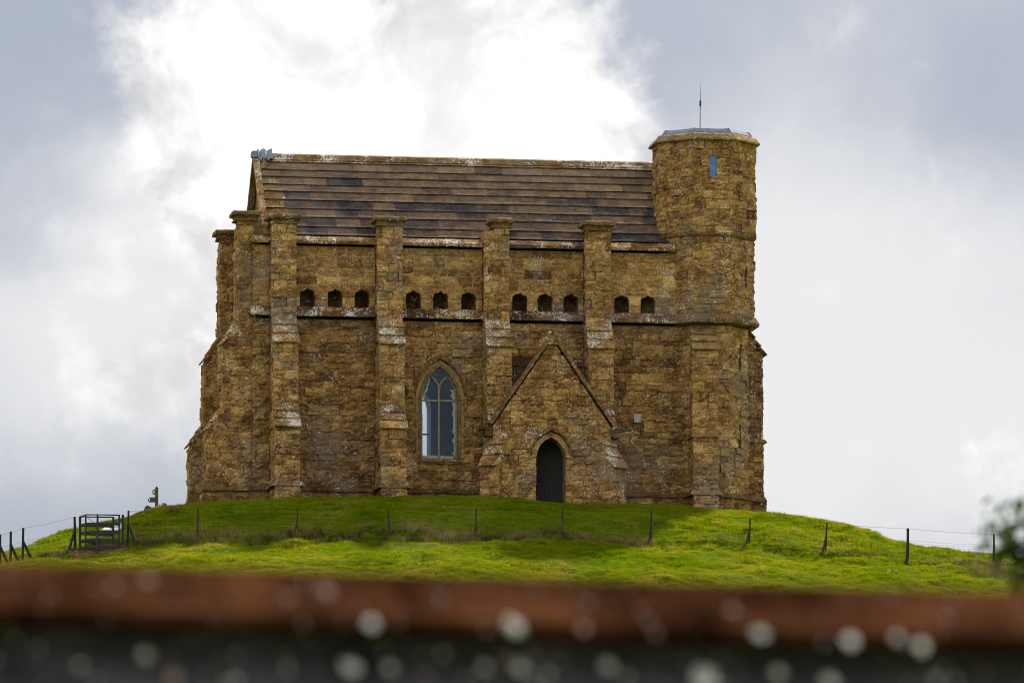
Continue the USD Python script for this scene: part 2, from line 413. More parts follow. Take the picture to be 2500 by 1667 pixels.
def masonry(kind, parent, region, O, U, V, hs=(0.2, 0.34), ws=(0.3, 0.75), rough=0.022, tone=0.5, spread=0.1, weight=1.0, gap=0.007, m=None, tall=0.1):
    """Fills a shapely region of the plane (O, U, V) with coursed stones."""
    O, U, V = (np.asarray(q, float) for q in (O, U, V))
    N = np.cross(U, V)
    u0, v0, u1, v1 = region.bounds
    v = v0 + rng.uniform(-0.1, 0)
    while v < v1 - 0.03:
        h = rng.uniform(*hs)
        if v + h > v1 - 0.1:
            h = v1 - v
        u = u0 - rng.uniform(0, ws[0])
        while u < u1 - 0.02:
            w = rng.uniform(*ws)
            if u + w > u1 - 0.12:
                w = u1 - u + 0.001
            splits = [(v, v + h)]
            if h > 0.27 and rng.random() < 0.22:
                c = v + h * rng.uniform(0.4, 0.6)
                splits = [(v, c), (c, v + h)]
            for a, b in splits:
                g = gap * rng.uniform(0.6, 1.5) / 2
                cell = sbox(u + g, a + g, u + w - g, b - g)
                part = cell.intersection(region)
                for piece in getattr(part, "geoms", [part]):
                    if piece.geom_type != "Polygon" or piece.area < 0.004:
                        continue
                    proud = max(-0.035, rng.normal(0.004, rough * 0.75))
                    bb = piece.bounds
                    full = piece.area > 0.985 * (bb[2] - bb[0]) * (bb[3] - bb[1])
                    if full:
                        if bb[2] - bb[0] < 0.05 or bb[3] - bb[1] < 0.04:
                            continue
                        pv, f = stone_cell(bb[0], bb[2], bb[1], bb[3], proud, rough)
                    else:
                        pv, f = stone_poly(piece, proud)
                    p = O + pv[:, :1] * U + pv[:, 1:2] * V + pv[:, 2:] * N
                    t = float(np.clip(tone + rng.normal(0, spread), 0.05, 0.95))
                    STONES.append((kind, parent, p, f, t, piece.area * weight, m or m_stone))
            u += w
        v += h


def flush_stones():
    """The 300 largest-looking stones of each kind become parts, the rest one joined part."""
    kinds = {}
    for s in STONES:
        kinds.setdefault(s[0], []).append(s)
    rest = []
    for kind, ss in kinds.items():
        ss.sort(key=lambda s: -s[5])
        for s in ss[:300]:
            obj(kind, (s[2], s[3]), s[6], s[1], tone=s[4])
        rest += ss[300:]
    if rest:
        v, f = join([(s[2], s[3]) for s in rest])
        obj("small_stonework", (v, f), m_stone, chapel, tone=np.concatenate([np.full(len(s[2]), s[4]) for s in rest]), kind="stuff")


def rough_block(x0, x1, y0, y1, z0, z1, amp=0.012, n=(6, 3, 3), shape=None):
    """A box cut into a grid on its faces and worn; shape(v) may bend it first."""
    m = trimesh.creation.box(extents=(1, 1, 1))
    vs, fs, k = [], [], 0
    pts = {}
    nx, ny, nz = n
    grid = lambda c: np.linspace(0, 1, c + 1)
    V, F = [], []
    def face(axis, val, ca, cb):
        base = len(V)
        a, b = grid(ca), grid(cb)
        for i in a:
            for j in b:
                p = [0, 0, 0]; o = [q for q in (0, 1, 2) if q != axis]
                p[axis] = val; p[o[0]] = i; p[o[1]] = j
                V.append(p)
        for i in range(ca):
            for j in range(cb):
                q = [base + i * (cb + 1) + j, base + (i + 1) * (cb + 1) + j, base + (i + 1) * (cb + 1) + j + 1, base + i * (cb + 1) + j + 1]
                if (val == 0) != (axis == 1):
                    q = q[::-1]
                F.append(q)
    face(0, 0, ny, nz); face(0, 1, ny, nz); face(1, 0, nx, nz); face(1, 1, nx, nz); face(2, 0, nx, ny); face(2, 1, nx, ny)
    V = np.array(V, float); F = np.array(F)
    key = np.round(V * 1000).astype(int)
    _, first, inv = np.unique(key, axis=0, return_index=True, return_inverse=True)
    V, F = V[first], inv.reshape(-1)[F]
    P = np.array([x0, y0, z0]) + V * np.array([x1 - x0, y1 - y0, z1 - z0])
    if shape is not None:
        P = shape(P)
    if amp:
        off = np.stack([meshkit.fbm(P * 7.3, 3, s) for s in (1, 2, 3)], -1) - 0.5
        P = P + off * 2.4 * amp + rng.normal(0, amp * 0.25, P.shape)
    return P, np.vstack([F[:, [0, 1, 2]], F[:, [0, 2, 3]]])


# ---------------------------------------------------------------- the hill
from scipy.interpolate import PchipInterpolator
SKYLINE = PchipInterpolator(*np.array([(-9000, 4200), (-4000, 2800), (-1500, 2000), (-500, 1585), (-150, 1437), (0, 1370), (60, 1340), (180, 1291), (310, 1262), (370, 1243), (420, 1236), (480, 1227), (560, 1222), (700, 1217), (900, 1212),
                                  (1080, 1211), (1180, 1211), (1250, 1214), (1300, 1220), (1345, 1227), (1390, 1230), (1440, 1228), (1500, 1228), (1600, 1231), (1700, 1240), (1800, 1247), (1880, 1252), (1960, 1262), (2050, 1281), (2130, 1304),
                                  (2200, 1328), (2300, 1352), (2400, 1364), (2500, 1374), (2800, 1410), (4000, 1700), (7000, 2900), (12000, 4300)], float).T)
BANK = PchipInterpolator(*np.array([(-9000, 4230), (-4000, 2830), (-1500, 2030), (-500, 1610), (-150, 1448), (0, 1372), (60, 1363), (120, 1354), (183, 1345), (240, 1342), (300, 1336), (400, 1320), (480, 1311), (725, 1306), (950, 1301), (1160, 1302), (1373, 1309),
                                (1590, 1318), (1830, 1334), (2016, 1356), (2217, 1368), (2427, 1374), (2500, 1382), (2800, 1420), (4000, 1715), (7000, 2920), (12000, 4330)], float).T)
STEP = PchipInterpolator([-9000, 200, 480, 700, 1300, 1700, 2100, 12000], [4, 8, 24, 26, 15, 13, 10, 4])
YC, YB, YB2, YL = -2.3, -8.3, -8.8, -21.0
VALLEY = EYE[2] - 1.7


def unz(px, py, y):
    """z of the point on plane y seen at picture height py (columns px)."""
    d = FWD * FPX + RIGHT * (np.asarray(px)[..., None] - 1250) + UP * (833.5 - np.asarray(py)[..., None])
    return EYE[2] + d[..., 2] * (y - EYE[1]) / d[..., 1]


def column_px(x, y):
    d = np.stack([x - EYE[0], np.full_like(x, y - EYE[1]), np.full_like(x, 38.0)], -1)
    return 1250 + FPX * (d @ RIGHT) / (d @ FWD)


def profile(x):
    x = np.asarray(x, float)
    p = column_px(x, YC); zc = unz(p, SKYLINE(p), YC)
    p = column_px(x, YB); zb = unz(p, np.maximum(BANK(p), SKYLINE(p) + 5), YB)
    p = column_px(x, YB2); zb2 = unz(p, np.maximum(BANK(p), SKYLINE(p) + 5) + STEP(p), YB2)
    p = column_px(x, YL); zl = unz(p, np.maximum(np.interp(p, [0, 600, 2500], [1440, 1465, 1500]), SKYLINE(p) + 60), YL)
    return [np.maximum(q, VALLEY) for q in (zc, zb, zb2, zl)]


def ground_z(x, y, bumps=True):
    x, y = np.broadcast_arrays(np.asarray(x, float), np.asarray(y, float))
    zc, zb, zb2, zl = profile(x)
    def seg(a, b, za, zb_, ease):
        t = np.clip((y - a) / (b - a), 0, 1)
        return za + (zb_ - za) * ease(t)
    t = np.clip((YC - y) / (YC - YB), 0, 1)
    z = zc + (zb - zc) * (0.55 * t + 0.45 * t * t) 
    t2 = np.clip((YB - y) / (YB - YB2), 0, 1)
    z = np.where(y < YB, zb + (zb2 - zb) * t2 * t2 * (3 - 2 * t2), z)
    t3 = np.clip((YB2 - y) / (YB2 - YL), 0, 1)
    z = np.where(y < YB2, zb2 + (zl - zb2) * t3, z)
    t4 = np.clip((YL - y) / 190.0, 0, 1)
    z = np.where(y < YL, zl + (VALLEY - zl) * (1 - (1 - t4) ** 1.7), z)
    back = np.clip((y - 9.0) / 220.0, 0, 1)
    top = zc - 0.03 * np.clip(y - YC, 0, 4)
    z = np.where(y > YC, top + (VALLEY - top) * back * back * (3 - 2 * back), z)
    if bumps:
        P = np.stack([x, y, 0 * x], -1)
        k = np.clip((YC + 0.2 - y) / 2.0, 0.12, 1) * np.clip(1.4 - np.abs(np.hypot(x, y + 8)) / 60, 0, 1)
        z = z + k * (0.4 * (meshkit.fbm(P * 0.6, 3, 3) - 0.5) + 0.34 * (meshkit.fbm(P * np.array([1.5, 2.4, 1]), 3, 9) - 0.5))
    return z


def build_ground():
    far = np.array([45, 60, 80, 110, 150, 220, 320, 500, 900, 1800, 4000, 9000.0])
    xs = np.concatenate([-far[::-1], np.arange(-32, 32.01, 0.22), far])
    fy = np.array([-9000, -4000, -1800, -900, -600, -420, -330, -290, -260, -230, -210, -180, -150, -120, -95, -75, -60, -48, -38.0])
    by = np.array([16, 20, 30, 45, 60, 80, 110, 150, 200, 260, 400, 800, 2000, 5000, 9000.0])
    ys = np.concatenate([fy, np.arange(-31, -21, 0.5), np.arange(-21, -2.0, 0.16), np.arange(-2.0, 12.0, 0.5), by])
    gx, gy = np.meshgrid(xs, ys)
    gz = ground_z(gx, gy)
    n, m = gx.shape
    idx = np.arange(n * m).reshape(n, m)
    q = np.stack([idx[:-1, :-1], idx[:-1, 1:], idx[1:, 1:], idx[1:, :-1]], -1).reshape(-1, 4)
    obj("ground", (np.c_[gx.ravel(), gy.ravel(), gz.ravel()], np.vstack([q[:, [0, 1, 2]], q[:, [0, 2, 3]]])), m_ground, smooth=True,
        label="green grassy hilltop falling away into the valley", kind="structure")


build_ground()

# ---------------------------------------------------------------- the chapel
chapel = thing("stone_chapel", "weathered golden stone chapel with buttresses, stone roof and octagonal stair turret on the hilltop", "chapel")
XL, XR, ZB, ZT = -8.28, 7.6, -0.75, 8.12            # wall corner, hidden right end, foot, parapet top
DEPTH = 5.5
RIDGE_Y, RIDGE_Z, EAVE_Y, EAVE_Z = 2.75, 11.15, 0.22, 8.16
BUTT = [(-7.75, -6.97), (-4.38, -3.59), (-0.95, -0.17), (2.3, 3.1), (5.66, 6.46)]
WIN = dict(cx=-2.31, sill=1.12, spring=3.0, w=0.58, h=1.07)
NICHES = [-6.55, -5.66, -4.80, -3.16, -2.29, -1.39, 0.25, 1.07, 1.90, 3.53, 4.38]
DOOR = dict(cx=0.94, w=0.47, spring=1.0, h=0.63)
PORCH_Y = -1.9

win_poly = arch_poly(WIN["cx"], WIN["sill"], WIN["spring"], WIN["w"], WIN["h"], 14)


def niche_poly(cx, grow=0.0):
    w = 0.235 + grow
    k = 0.02 * math.sin(cx * 7.0)
    j = 0.03 * math.sin(cx * 23.0)
    return Polygon([(cx - w, 5.86 - grow), (cx - w, 6.28 + j), (cx - 0.84 * w, 6.37 + grow), (cx - 0.5 * w, 6.4 + grow + k), (cx - 0.2 * w, 6.42 + grow), (cx + 0.02, 6.47 + grow), (cx + 0.25 * w, 6.42 + grow), (cx + 0.55 * w, 6.39 + grow - k), (cx + 0.86 * w, 6.36 + grow), (cx + w, 6.27 - j), (cx + w, 5.86 - grow)])


_e = [XL] + [e for b in BUTT for e in b]
BAYS = [(_e[i] + 0.02, _e[i + 1] - 0.02) for i in range(0, 10, 2)]
niches = [niche_poly(c) for c in NICHES]
inner_door = sbox(0.5, -0.7, 1.38, 1.5)
# the far window is where daylight shows through the near one
pa, pb = at(1018, 1130, DEPTH - 0.5), at(1047, 985, DEPTH - 0.5)
far_win = arch_poly((pb[0] + pb[0] - 1.1) / 2, 1.6, 3.25, 0.55, 0.9)
shell = sbox(XL + T, ZB, 6.4, ZT - 0.02)
outer = shell.difference(unary_union(niches + [win_poly.buffer(0.002), inner_door] + [sbox(a_, z_, min(b_, 5.3), z_ + 0.1) for a_, b_ in BAYS for z_ in (5.49, 7.82)]))
inner = shell.difference(unary_union([win_poly.buffer(0.002), inner_door]))
south = obj("wall", prism(outer, (0, 0.5, 0), X, Z, -Y, 0.0, 0.5 - T), m_mortar, chapel, tone=0.45, label="long wall facing the camera")
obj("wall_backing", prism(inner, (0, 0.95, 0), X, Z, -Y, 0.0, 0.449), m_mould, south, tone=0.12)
obj("wall", prism(shell.difference(far_win), (0, DEPTH - T, 0), X, Z, -Y, 0, 0.9), m_plaster, chapel)
east_gable = Polygon([(0.96, ZB), (DEPTH - 0.96, ZB), (DEPTH - 0.96, ZT - 0.02), (0.96, ZT - 0.02)])
east = obj("wall", prism(east_gable, (XL + T, 0, 0), Y, Z, X, 0, 0.9), m_mortar, chapel, label="short end wall at the left")
gable_top = Polygon([(EAVE_Y + 0.15, ZT - 0.02), (DEPTH - EAVE_Y - 0.15, ZT - 0.02), (RIDGE_Y, RIDGE_Z - 0.2)])
gab = obj("gable", prism(gable_top, (-7.72, 0, 0), Y, Z, X, 0, 0.6), m_mortar, chapel)
obj("wall", [bx(6.9, XR - 0.02, 0.96, DEPTH - 0.96, ZB, ZT), prism(gable_top, (6.9, 0, 0), Y, Z, X, 0, 0.6)], m_mortar, chapel)
vault = sbox(-6.5, 2.0, 5.5, 6.6).difference(unary_union([arch_poly(q, 1.0, 2.9, 1.25, 1.0) for q in (-4.9, -2.15, 0.6, 3.3)]))
obj("vault", prism(vault, (0, DEPTH - 0.98, 0), X, Z, -Y, 0, 0.12), m_oak, chapel)
obj("floor", bx(XL + 0.96, 6.89, 0.96, DEPTH - 0.96, -0.7, -0.35), m_plaster, chapel)
ix0, ix1, iy0, iy1 = XL + 0.99, 6.88, 0.965, DEPTH - 0.965
obj("plaster_lining", [bx(ix0 - 0.02, ix0 + 0.005, iy0, iy1, -0.34, 8.0), bx(ix1 - 0.01, ix1 + 0.01, iy0, iy1, -0.34, 8.0),
                       bx(ix0, ix1, iy0, iy1, 6.6, 6.7)], m_plaster, chapel)

# stones of the long wall, bay by bay
gap_edges = [XL] + [e for b in BUTT for e in b]
bays = [(gap_edges[i], gap_edges[i + 1]) for i in range(0, 10, 2)]
surround = arch_poly(WIN["cx"], WIN["sill"] - 0.02, WIN["spring"], WIN["w"] + 0.2, WIN["h"] + 0.22, 14)
turret_cut = sbox(5.25, -1, 8, 9)
for i, (a, b) in enumerate(bays):
    b = min(b, 5.3)
    upper = sbox(a, 5.88, b, 7.81).difference(unary_union([n.buffer(0.006) for n in niches]))
    masonry("wall_stone", south, upper, (0, 0, 0), X, Z, hs=(0.24, 0.4), ws=(0.34, 0.9), rough=0.011, tone=0.55, spread=0.12, gap=0.018)
    obj("pointing", prism(sbox(a + 0.01, 5.9, b - 0.01, 7.81).difference(unary_union([n.buffer(0.012) for n in niches])), (0, 0.026, 0), X, Z, -Y, -0.022, 0.0), m_pointing, south)
    b = 5.62 if i == 4 else b
    lower = sbox(a, 0.16, b, 5.48).difference(surround)
    if i == 3:
        lower = lower.difference(sbox(-0.2, 0.0, 2.4, 3.5))
    t = 0.44 if i in (1, 4) else 0.53
    band = sbox(a, 5.02, b, 5.48)
    masonry("wall_stone", south, lower.difference(band), (0, 0, 0), X, Z, hs=(0.18, 0.33), ws=(0.24, 0.72), rough=0.026, tone=t, spread=0.09)
    masonry("wall_stone", south, lower.intersection(band), (0, 0, 0), X, Z, hs=(0.2, 0.26), ws=(0.5, 1.1), rough=0.05, tone=t, spread=0.09)
    if i != 3:
        masonry("wall_stone", south, sbox(a, ZB, b, 0.0), (0, -0.13, 0), X, Z, hs=(0.24, 0.33), ws=(0.4, 0.9), rough=0.022, tone=0.4, weight=0.6)
obj("plinth", bx(XL - 0.08, 5.3, -0.08, 0.04, ZB, 0.0), m_mortar, chapel)
# end wall at the left
masonry("end_wall_stone", east, sbox(0.95, ZB, 4.4, 7.9), (XL, DEPTH, 0), -Y, Z, hs=(0.24, 0.36), ws=(0.4, 0.8), weight=0.14)
masonry("end_wall_stone", east, sbox(4.55, 0.0, 5.5, 7.84), (XL, DEPTH, 0), -Y, Z, weight=0.14)


def run(name, x0, x1, prof, parent, m, step=(0.7, 1.15), amp=0.01, tone=0.5):
    """A moulding of separate stones along x; prof is its section as (y, z) points, front first."""
    x = x0
    while x < x1 - 0.01:
        w = rng.uniform(*step)
        if x + w > x1 - 0.3:
            w = x1 - x
        xs = np.linspace(x + 0.003, x + w - 0.003, max(3, int(w / 0.12)))
        P = np.array(prof, float)
        ring = [np.c_[np.full(len(P), q), P] for q in xs]
        V = np.vstack(ring)
        V = V + (np.stack([0 * V[:, 0], meshkit.fbm(V * 5.0, 3, 4) - 0.5, meshkit.fbm(V * 5.0, 3, 5) - 0.5], -1)) * 3.2 * amp
        k = len(P)
        F = []
        for i in range(len(xs) - 1):
            for j in range(k):
                a, b = i * k + j, i * k + (j + 1) % k
                F += [[a, a + k, b + k], [a, b + k, b]]
        tri = np.asarray(trimesh.creation.triangulate_polygon(Polygon(P), engine="earcut")[1]) % k
        F += [list(t) for t in tri] + [[(len(xs) - 1) * k + q for q in t[::-1]] for t in tri]
        obj(name, (V, np.array(F)), m, parent, tone=tone + rng.normal(0, 0.1))
        x += w


cornice = tag(UsdGeom.Xform.Define(stage, path_of("cornice", chapel)))
string_course = tag(UsdGeom.Xform.Define(stage, path_of("string_course", chapel)))
plinth_mould = tag(UsdGeom.Xform.Define(stage, path_of("plinth_moulding", chapel)))
COR = [(-0.19, 7.93), (-0.19, 7.98), (0.0, 8.13), (0.35, 8.15), (0.35, 7.9), (0.0, 7.92), (-0.08, 7.92), (-0.18, 7.875)]
STR = [(-0.23, 5.61), (-0.22, 5.65), (-0.0, 5.885), (0.14, 5.885), (0.14, 5.6), (0.0, 5.605), (-0.12, 5.6), (-0.22, 5.56)]
PLI = [(-0.2, 0.06), (-0.13, 0.13), (-0.0, 0.165), (0.06, 0.165), (0.06, -0.0), (-0.13, -0.0), (-0.19, 0.0)]
for i, (a, b) in enumerate(bays):
    b2 = 5.35 if i == 4 else b
    run("cornice_stone", a - (0.08 if i == 0 else 0), 5.22 if i == 4 else b, COR, cornice, m_stone_white, tone=0.3)
    run("string_stone", a - (0.08 if i == 0 else 0), b2, STR, string_course, m_stone_white, tone=0.22)
    if i != 3:
        run("plinth_stone", a - (0.1 if i == 0 else 0), b2, PLI, plinth_mould, m_mould, tone=0.35)
obj("cornice_return", rough_block(XL - 0.1, XL + 0.3, 0.36, 4.35, 7.85, 8.13, 0.012, (3, 8, 3)), m_stone_white, chapel)
obj("string_return", rough_block(XL - 0.14, XL + 0.1, 0.36, 4.35, 5.55, 5.85, 0.012, (3, 8, 3)), m_mould, chapel)


# buttresses: three stages with weathered slopes, moulded cap on top
def cap_on(x0, x1, y0, y1, z0, parent, tone=0.45, h=0.3):
    rings = [(0.0, -0.02), (0.005, 0.06), (0.05, 0.065), (0.09, 0.025), (0.14, 0.03), (0.165, 0.06), (0.17, 0.14), (0.235, 0.155), (0.285, 0.14), (h + 0.01, 0.05)]
    V, F = [], []
    nseg = 7
    for dz, g in rings:
        a, b, c, d = x0 - g, x1 + g, y0 - g, y1 + g * 0.6
        t = np.linspace(0, 1, nseg + 1)[:-1]
        V += [np.c_[a + (b - a) * t, np.full(nseg, c), np.full(nseg, z0 + dz)], np.c_[np.full(nseg, b), c + (d - c) * t, np.full(nseg, z0 + dz)],
              np.c_[b + (a - b) * t, np.full(nseg, d), np.full(nseg, z0 + dz)], np.c_[np.full(nseg, a), d + (c - d) * t, np.full(nseg, z0 + dz)]]
    V = np.vstack(V)
    n = nseg * 4
    for i in range(len(rings) - 1):
        for j in range(n):
            a, b = i * n + j, i * n + (j + 1) % n
            F += [[a, b, b + n], [a, b + n, a + n]]
    last = (len(rings) - 1) * n
    V = np.vstack([V, [[(x0 + x1) / 2, (y0 + y1) / 2, z0 + h + 0.03]]])
    F += [[last + j, last + (j + 1) % n, len(V) - 1] for j in range(n)]
    off = np.stack([meshkit.fbm(V * 8.0, 3, s) for s in (11, 12, 13)], -1) - 0.5
    obj("cap", (V + off * 0.05 + rng.normal(0, 0.004, V.shape), np.array(F)), m_mould, parent, tone=tone)


def slabs(x0, x1, ya, za, yb, zb, n, parent, m=None, O=(0, 0, 0), U=X, D=Y, tone=0.5, lip=0.075, ext=0.06):
    """n overlapping weathering slabs from the top edge (ya, za) down to (yb, zb); local axes U along the width, D for the y coordinate."""
    O, U, D = (np.asarray(q, float) for q in (O, U, D))
    for k in range(n):
        t0, t1 = k / n, (k + 1) / n
        last = k == n - 1
        pa = np.array([ya + (yb - ya) * t0, za + (zb - za) * t0]); pb = np.array([ya + (yb - ya) * t1, za + (zb - za) * t1])
        d = (pb - pa) / np.linalg.norm(pb - pa); nn = np.array([d[1], -d[0]])
        if nn[1] < 0:
            nn = -nn
        e = pb + d * (ext if last else 0.025)
        prof = np.array([pa + nn * 0.01, pa - nn * 0.1, e + nn * (lip - 0.05), e + nn * lip])
        g = 0.035 if last else 0.006
        V, F = rough_block(0, 1, 0, 1, 0, 1, 0, (7, 4, 2))
        # bilinear: s along the slope, r through the thickness
        s, r = V[:, 1:2], V[:, 2:3]
        q = (1 - s) * ((1 - r) * prof[1] + r * prof[0]) + s * ((1 - r) * prof[2] + r * prof[3])
        w = x0 - g + V[:, :1] * (x1 - x0 + 2 * g)
        P = O + w * U + q[:, :1] * D + q[:, 1:] * Z
        off = np.stack([meshkit.fbm(P * 9.0, 3, t) for t in (21, 22, 23)], -1) - 0.5
        obj("weathering_slab", (P + off * 0.02, F), m or m_stone_white, parent, tone=tone + rng.normal(0, 0.1))


STAGES = [(5.5, 8.45, 0.5), (2.68, 4.6, 1.0), (0.15, 1.88, 1.45), (ZB, 0.0, 1.55)]


def buttress(x0, x1, cap=True, O=(0, 0, 0), U=X, D=Y, top=8.45, left=True, stages=STAGES, name_label=None, front_weight=1.0, side_weight=0.14, far=None, tone=0.5, slab_m=None):
    """Stands on the plane y = 0 of the local frame (O, U along the wall, D into the wall) and projects towards -D."""
    O, U, D = (np.asarray(q, float) for q in (O, U, D))
    sect = [(0.3, ZB), (-1.55 + T, ZB), (-1.55 + T, 0.03), (-1.45 + T, 0.1), (-1.45 + T, 1.84), (-1.0 + T, 2.64), (-1.0 + T, 4.56), (-0.5 + T, 5.46), (-0.5 + T, top), (0.3, top)]
    if stages is not STAGES:
        sect = stages["section"]
    core = prism(Polygon(sect), O + U * (x0 + T), D, Z, U, 0, x1 - x0 - 2 * T)
    b = obj("buttress", core, m_mortar, chapel, label=name_label)
    st = STAGES if stages is STAGES else stages["stages"]
    for z0, z1, p in st:
        z1 = min(z1, top)
        hs = (0.22, 0.36)
        masonry("buttress_stone", b, sbox(x0 - 0.01, z0, x1 + 0.01, z1), O - D * p, U, Z, hs=hs, ws=(0.26, 0.56), rough=0.024, weight=front_weight, tone=tone + 0.04)
        # the left flank, and the right one
        masonry("buttress_stone", b, sbox(0.02, z0, p - 0.05, z1), O + U * x0, -D, Z, hs=hs, ws=(0.3, 0.5), rough=0.016, weight=side_weight, tone=tone + 0.04)
        masonry("buttress_stone", b, sbox(0.05, z0, p - 0.02, z1), O + U * x1 - D * p, D, Z, hs=hs, ws=(0.3, 0.5), rough=0.016, weight=side_weight * 0.1, tone=tone + 0.04)
    if stages is STAGES:
        kw = dict(lip=0.045, ext=0.02) if abs(O[0]) > 1 else {}
        slabs(x0, x1, -0.48, 5.5, -1.03, 4.62, 3, b, slab_m, O, U, D, **kw)
        slabs(x0, x1, -0.98, 2.68, -1.5, 1.9, 3, b, slab_m, O, U, D, **kw)
        for z in (4.6, 1.88):
            pass
        # flank triangles beside the slopes
        for (pa_, za_, pb_, zb_) in ((0.5, 5.46, 1.0, 4.62), (1.0, 2.66, 1.45, 1.9)):
            tri = Polygon([(0.02, za_), (pa_ - 0.02, za_), (pb_ - 0.04, zb_), (0.02, zb_)])
            masonry("buttress_stone", b, tri, O + U * x0, -D, Z, hs=(0.26, 0.34), ws=(0.3, 0.5), rough=0.014, weight=side_weight, tone=tone)
            tri2 = Polygon([(-0.02, za_), (-pa_ + 0.02, za_), (-pb_ + 0.04, zb_), (-0.02, zb_)])
            masonry("buttress_stone", b, tri2, O + U * x1, D, Z, hs=(0.26, 0.34), ws=(0.3, 0.5), rough=0.014, weight=side_weight * 0.1, tone=tone)
        obj("plinth_moulding", rough_collar(x0, x1, 1.45, O, U, D), m_mould, b, tone=0.45)
    return b


def rough_collar(x0, x1, p, O, U, D, z=0.0, out=0.13, h=0.16):
    parts = []
    for (a, b, c, d) in ((x0 - out, x1 + out, -p - out, -p + 0.06), (x0 - out, x0 + 0.06, -p + 0.06, -0.05), (x1 - 0.06, x1 + out, -p + 0.06, -0.05)):
        def bend(P, a=a, b=b, c=c, d=d):
            k = np.clip((P[:, 2] - z) / h, 0, 1)[:, None]
            Q = P.copy()
            Q[:, 0] = np.clip(P[:, 0], x0 - out * (1 - 0.75 * k[:, 0] ** 1.5), x1 + out * (1 - 0.75 * k[:, 0] ** 1.5))
            Q[:, 1] = np.maximum(P[:, 1], -p - out * (1 - 0.75 * k[:, 0] ** 1.5))
            return Q
        V, F = rough_block(a, b, c, d, z, z + h, 0.01, (8, 4, 4), bend)
        parts.append((O + V[:, :1] * U + V[:, 1:2] * D + V[:, 2:] * Z, F))
    return join(parts)


ns = ["corner buttress at the left end facing the camera", "buttress left of the pointed window", "stepped buttress between the pointed window and the porch", "buttress rising behind the right slope of the porch gable"]
for i in range(4):
    x0, x1 = BUTT[i]
    b = buttress(x0, x1, name_label=ns[i], top=8.45 if i != 2 else 7.98)
    if i == 2:
        obj("core", bx(-0.66, -0.2, -0.42, 0.3, 7.95, 8.5), m_mortar, b)
        masonry("buttress_stone", b, sbox(-0.68, 7.98, -0.16, 8.5), (0, -0.47, 0), X, Z, hs=(0.24, 0.3), ws=(0.3, 0.5), rough=0.015)
        obj("broken_top", rough_block(-0.98, -0.64, -0.5, 0.3, 7.97, 8.36, 0.02, (4, 6, 4)), m_stone, b, tone=0.5)
        cap_on(-0.66, -0.16, -0.48, 0.3, 8.46, b)
    else:
        cap_on(x0 + 0.02, x1 - 0.02, -0.5, 0.32, 8.43, b)
# the two buttresses of the left end wall, seen from their flank: local U runs along +y... D points to +x
for y0, label, zc, w in ((0.14, "end buttress at the near left corner seen from its flank", 8.62, 1.0), (4.45, "end buttress at the far left corner seen from its flank", 8.62, 0.7)):
    b = buttress(-(y0 + 0.78), -y0, O=(XL, 0, 0), U=-Y, D=X, top=zc, name_label=label, front_weight=0.14, side_weight=0.05, tone=0.5)
    for z0, z1, p in STAGES:
        z1 = min(z1, zc)
        q = p
        masonry("buttress_stone", b, sbox(XL - q + 0.0, z0, XL + 0.02, z1 if z1 != 8.45 else zc), (0, y0, 0), X, Z, hs=(0.22, 0.36), ws=(0.28, 0.6), rough=0.018, weight=w)
    for (pa_, za_, pb_, zb_) in ((0.5, 5.5, 1.0, 4.6), (1.0, 2.68, 1.45, 1.88)):
        masonry("buttress_stone", b, Polygon([(XL + 0.02, za_), (XL - pa_, za_), (XL - pb_, zb_), (XL + 0.02, zb_)]), (0, y0, 0), X, Z, hs=(0.24, 0.34), ws=(0.3, 0.6), rough=0.018, weight=w)
    V, F = rough_block(0, 1, 0, 1, 0, 1, 0, (1, 1, 1))
    cap_on(XL - 0.5, XL + 0.1, y0, y0 + 0.78, zc - 0.02, b)

# stair turret
TCX, TCY = 6.38, 1.0
turret = obj("turret", trimesh.creation.cylinder(radius=0.4, height=1.0, sections=8, transform=trimesh.transformations.translation_matrix((TCX, TCY, 3.0))), m_mortar, chapel, label="octagonal stair turret at the right end")


def octagon(r, cx=TCX, cy=TCY):
    a = np.radians(22.5 + 45 * np.arange(8))
    return np.c_[cx + r * np.cos(a), cy + r * np.sin(a)]


def oct_solid(levels):
    """levels: (z, r); an octagonal lathe."""
    V = np.vstack([np.c_[octagon(r), np.full(8, z)] for z, r in levels])
    F = []
    for i in range(len(levels) - 1):
        for j in range(8):
            a, b = i * 8 + j, i * 8 + (j + 1) % 8
            F += [[a, b, b + 8], [a, b + 8, a + 8]]
    V = np.vstack([V, [[TCX, TCY, levels[0][0]], [TCX, TCY, levels[-1][0]]]])
    n = len(V)
    F += [[(j + 1) % 8, j, n - 2] for j in range(8)] + [[(len(levels) - 1) * 8 + j, (len(levels) - 1) * 8 + (j + 1) % 8, n - 1] for j in range(8)]
    return V, np.array(F)


